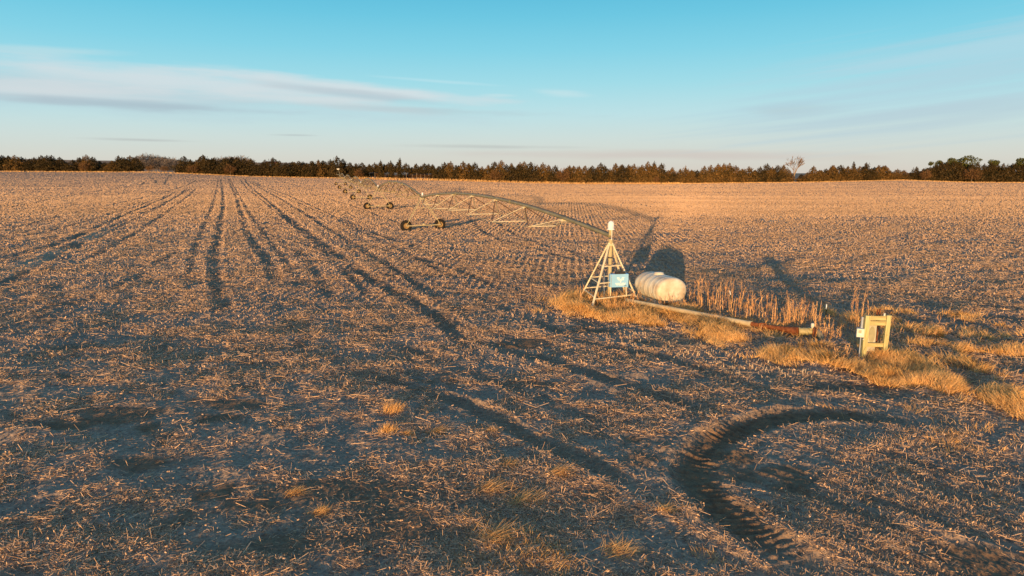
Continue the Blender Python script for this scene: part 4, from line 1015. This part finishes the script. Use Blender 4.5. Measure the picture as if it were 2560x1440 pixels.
# high pruned cedars with pale trunks showing
for px in (932, 945, 957, 968, 979, 990, 1001, 1022, 1036, 1047, 1057, 1067, 1077, 1087):
    tree('pruned_cedar', HIGH[rt_.integers(3)], TRKP[rt_.integers(3)], px, np.interp(px, TOPX, TOPY) + rt_.uniform(-2, 6), 459 + rt_.uniform(-3, 3), 'cedar with pale bare lower trunk in the thin stand by the slender spire', 'cedar', 'cedars with bare pale trunks', 1.0)
# bare crowns
def bare_mesh(seed, n_main=7, lean=.8, levels=5, material='twig'):
    rg = random.Random(seed); wood_, tw = MB(), []
    def grow(p, d, L, r, lev):
        q = p + d * L
        if lev >= 2: tw.append((p, q, r))
        else: wood_.tube(p, q, r, r * .7, n=4, caps=False)
        if lev == levels: return
        for k in range(rg.choice([2, 3, 3]) if lev else n_main):
            a = Vector((rg.gauss(0, 1), rg.gauss(0, 1), rg.gauss(0, .6))).normalized()
            grow(p.lerp(q, rg.uniform(.55, 1.0)), (d + a * rg.uniform(.35, .75) * (lean if lev else lean * .8)).normalized(), L * rg.uniform(.6, .82), r * .55, lev + 1)
    grow(Vector((0, 0, -.02)), Vector((0, 0, 1)), .36, .018, 0)
    rgn = np.random.default_rng(seed)
    V = []
    for p, q, r in tw:
        s = Vector(rgn.normal(size=3)).cross(q - p).normalized() * max(r, .005)
        V += [p - s, p + s, q + s * .5, q - s * .5]
    V = np.array([tuple(v) for v in V]); top = V[:, 2].max()
    cr_ = mesh_np('crown', V / top, np.arange(len(V)).reshape(-1, 4), M[material], None, np.repeat(rgn.uniform(0, 1, len(V) // 4), 4))
    wood_.v = [tuple(c / top for c in v) for v in wood_.v]
    return new_mesh(cr_), new_mesh(wood_.build('trunk', M['pale_bark']))
BT = [bare_mesh(s) for s in (3, 8, 15, 21)]
tree('bare_tree', BT[0][0], BT[0][1], 1970, 389, 459, 'tall pale leafless tree spreading above the notch in the cedar row', 'bare tree', None, 1.0)
tree('bare_tree', BT[1][0], BT[1][1], 1702, 412, 466, 'small pale leafless tree poking out of the low cedar row', 'bare tree', None, .9)
tree('bare_tree', BT[2][0], BT[2][1], 2556, 398, 480, 'pale leafless tree top at the right picture edge', 'bare tree', None, .9)
def dense_mesh(seed, n=1500, material='twig', sz=.05):
    rg = np.random.default_rng(seed); u = rg.normal(size=(n, 3)); u /= np.linalg.norm(u, axis=1)[:, None]
    rr_ = rg.random(n) ** .4 * (1 + .5 * vnoise(u[:, 0] * 2.2 + 9, u[:, 2] * 2.2 + u[:, 1] * 2, seed))
    C = u * rr_[:, None] * np.array([.46, .46, .40]) + np.array([0, 0, .57]); S = rg.uniform(.4, 1.2, n) * sz * 1.6
    a = u + rg.normal(0, .5, (n, 3)); a /= np.linalg.norm(a, axis=1)[:, None]; b_ = np.cross(a, rg.normal(size=(n, 3))); b_ /= np.linalg.norm(b_, axis=1)[:, None]
    a = a * S[:, None]; b_ = b_ * S[:, None] * .16
    V = np.stack([C - a - b_, C - a + b_, C + a + b_ * .3, C + a - b_ * .3], 1).reshape(-1, 3); V[:, 2] = np.maximum(V[:, 2], .03)
    return new_mesh(mesh_np('crown', V, np.arange(4 * n).reshape(-1, 4), M[material], None, np.repeat(rg.uniform(0, 1, n), 4)))
GROVE = [dense_mesh(s, material='haze_grey_twig') for s in (51, 52, 53)]
for k, (px, yt, D, w) in enumerate([(372, 392, 700, 1.3), (392, 387, 720, 1.4), (415, 389, 715, 1.4), (437, 393, 700, 1.5), (455, 397, 690, 1.5), (475, 401, 700, 1.4), (405, 398, 640, 1.5), (445, 402, 640, 1.5), (380, 400, 640, 1.5)]):
    tree('cottonwood', GROVE[k % 3], TRKP[k % 3], px, yt, D, 'hazy grey leafless tree in the grove showing through the gap in the dark cedars', 'bare tree', 'grey trees of the left grove', w)
for k, (px, yt, D, w) in enumerate([(545, 399, 720, 1.5), (572, 395, 720, 1.5), (597, 391, 720, 1.5), (618, 391, 715, 1.5), (635, 398, 700, 1.4)]):
    tree('cottonwood', GROVE[k % 3], TRKP[k % 3], px, yt, D, 'hazy grey leafless tree rising behind the brown cedars right of the gap', 'bare tree', 'grey trees behind the brown cedars', w)
BUSH = [dense_mesh(s, 700, 'bush', .055) for s in (61, 62, 63)]
BL = ['tan leafless bush among the dark cedars at left', 'low tan bush at the left side of the cedar gap', 'low tan bush at the right side of the cedar gap', 'tan bush below the grey trees behind the cedars', 'pinkish bare bush before the second hazy crown', 'orange leafless bush beside the first bronze row', 'tan bush in the middle of the bronze row right of bare trunks', 'tan bush at the notch in the bronze row', 'bright orange bush at the foot of the cedars behind the dome', 'tan leafless bush before the tall dark clump', 'small brown bush under the round pines']
for k, (px, yt, w) in enumerate([(238, 405, 1.2), (396, 413, 1.3), (432, 415, 1.5), (500, 412, 1.3), (592, 410, 1.2), (905, 422, 1.1), (1240, 424, 1.1), (1405, 420, 1.0), (1633, 440, 1.0), (2405, 420, 1.2), (2290, 424, 1.0)]):
    tree('bare_bush', BUSH[k % 3], TRKP[k % 3], px, yt, 450, BL[k], 'bush', None, w)
for k, px in enumerate(range(922, 1100, 13)):
    tree('scrub_bush', BUSH[k % 3], TRK[k % 3], px + rt_.uniform(-3, 3), 431 + rt_.uniform(-5, 5), 470 + rt_.uniform(-3, 3), 'tan scrub bush filling the gap behind the bare trunked cedars', 'bush', 'scrub behind the bare trunks', 1.9)
# round topped pines at the right
def pine_mesh(seed, n=2200):
    rg = np.random.default_rng(seed); C = []
    for k in range(11):
        c = np.array([rg.normal(0, .15), rg.normal(0, .15), rg.uniform(.5, .90)]); s = rg.uniform(.10, .17)
        u = rg.normal(size=(n // 11, 3)); u /= np.linalg.norm(u, axis=1)[:, None]; C.append(c + u * s * rg.random((n // 11, 1)) ** .3 * np.array([1.2, 1.2, .75]))
    C = np.vstack(C); V, Q, T = cards(C, rg.uniform(.03, .06, len(C)), np.clip(rg.normal(.55, .25, len(C)), 0, 1), rg)
    return new_mesh(mesh_np('crown', V, Q, M['pine'], None, T))
PINE = [pine_mesh(s) for s in (71, 72, 73)]
for k, (px, yt, w, lab) in enumerate([(2313, 399, .8, 'smallest round pine crown at the left end of the pines'), (2342, 391, .95, 'second round pine crown from the left, beside the smallest'), (2390, 389, 1.15, 'widest round green pine crown, in the middle of the pines'), (2455, 397, 1.0, 'low flat pine crown between the widest and the last'), (2514, 391, .95, 'last round pine crown toward the right edge')]):
    tree('pine_tree', PINE[k % 3], TRK[k % 3], px, yt, 464, lab, 'pine', None, w)
# yellow grass fringe at the foot of the trees
n = 16000; sb = SB()
px = np.concatenate([rt_.uniform(880, 2620, n * 3 // 4), rt_.uniform(-60, 880, n // 4)]); D = 449 + rt_.uniform(-5, 3, n)
x = (px - 1280) / F * D; z = ground(x, D); hgt = np.where((px > 890) & (px < 1700), rt_.uniform(.5, 1.7, n), rt_.uniform(.3, .9, n))
rng = rt_
sb.add(*blades(np.stack([x, D, z - .1], 1), hgt, rt_.uniform(.15, .4, n), rt_.uniform(0, 6.28, n), rt_.uniform(0, .5, n), rt_.uniform(-.2, .5, n), np.clip(rt_.normal(.55, .2, n), 0, 1), 2))
sb.build('edge_grass', M['grass'], 'yellow tall grass fringe along the foot of the tree rows', 'tall grass')
# farm building whose red roof shows above the cedars
D = 760; bx = (690 - 1280) / F * D; zt = 7 + (430 - 404) * D / F
brn = empty('barn', (bx, D, zt - 7), R(8), 'far low farm building with red roof just showing above the cedars', 'barn')
m = MB(); m.box((0, 0, 2.5), (12, 8, 5)); m.build('wall', M['siding'], brn)
m = MB(); m.add([(-6.6, -4.6, 4.9), (6.6, -4.6, 4.9), (6.6, 4.6, 4.9), (-6.6, 4.6, 4.9), (-6.6, 0, 7.0), (6.6, 0, 7.0)], [(0, 1, 5, 4), (2, 3, 4, 5), (0, 4, 3), (1, 2, 5), (3, 2, 1, 0)]); m.build('roof', M['roof'], brn)
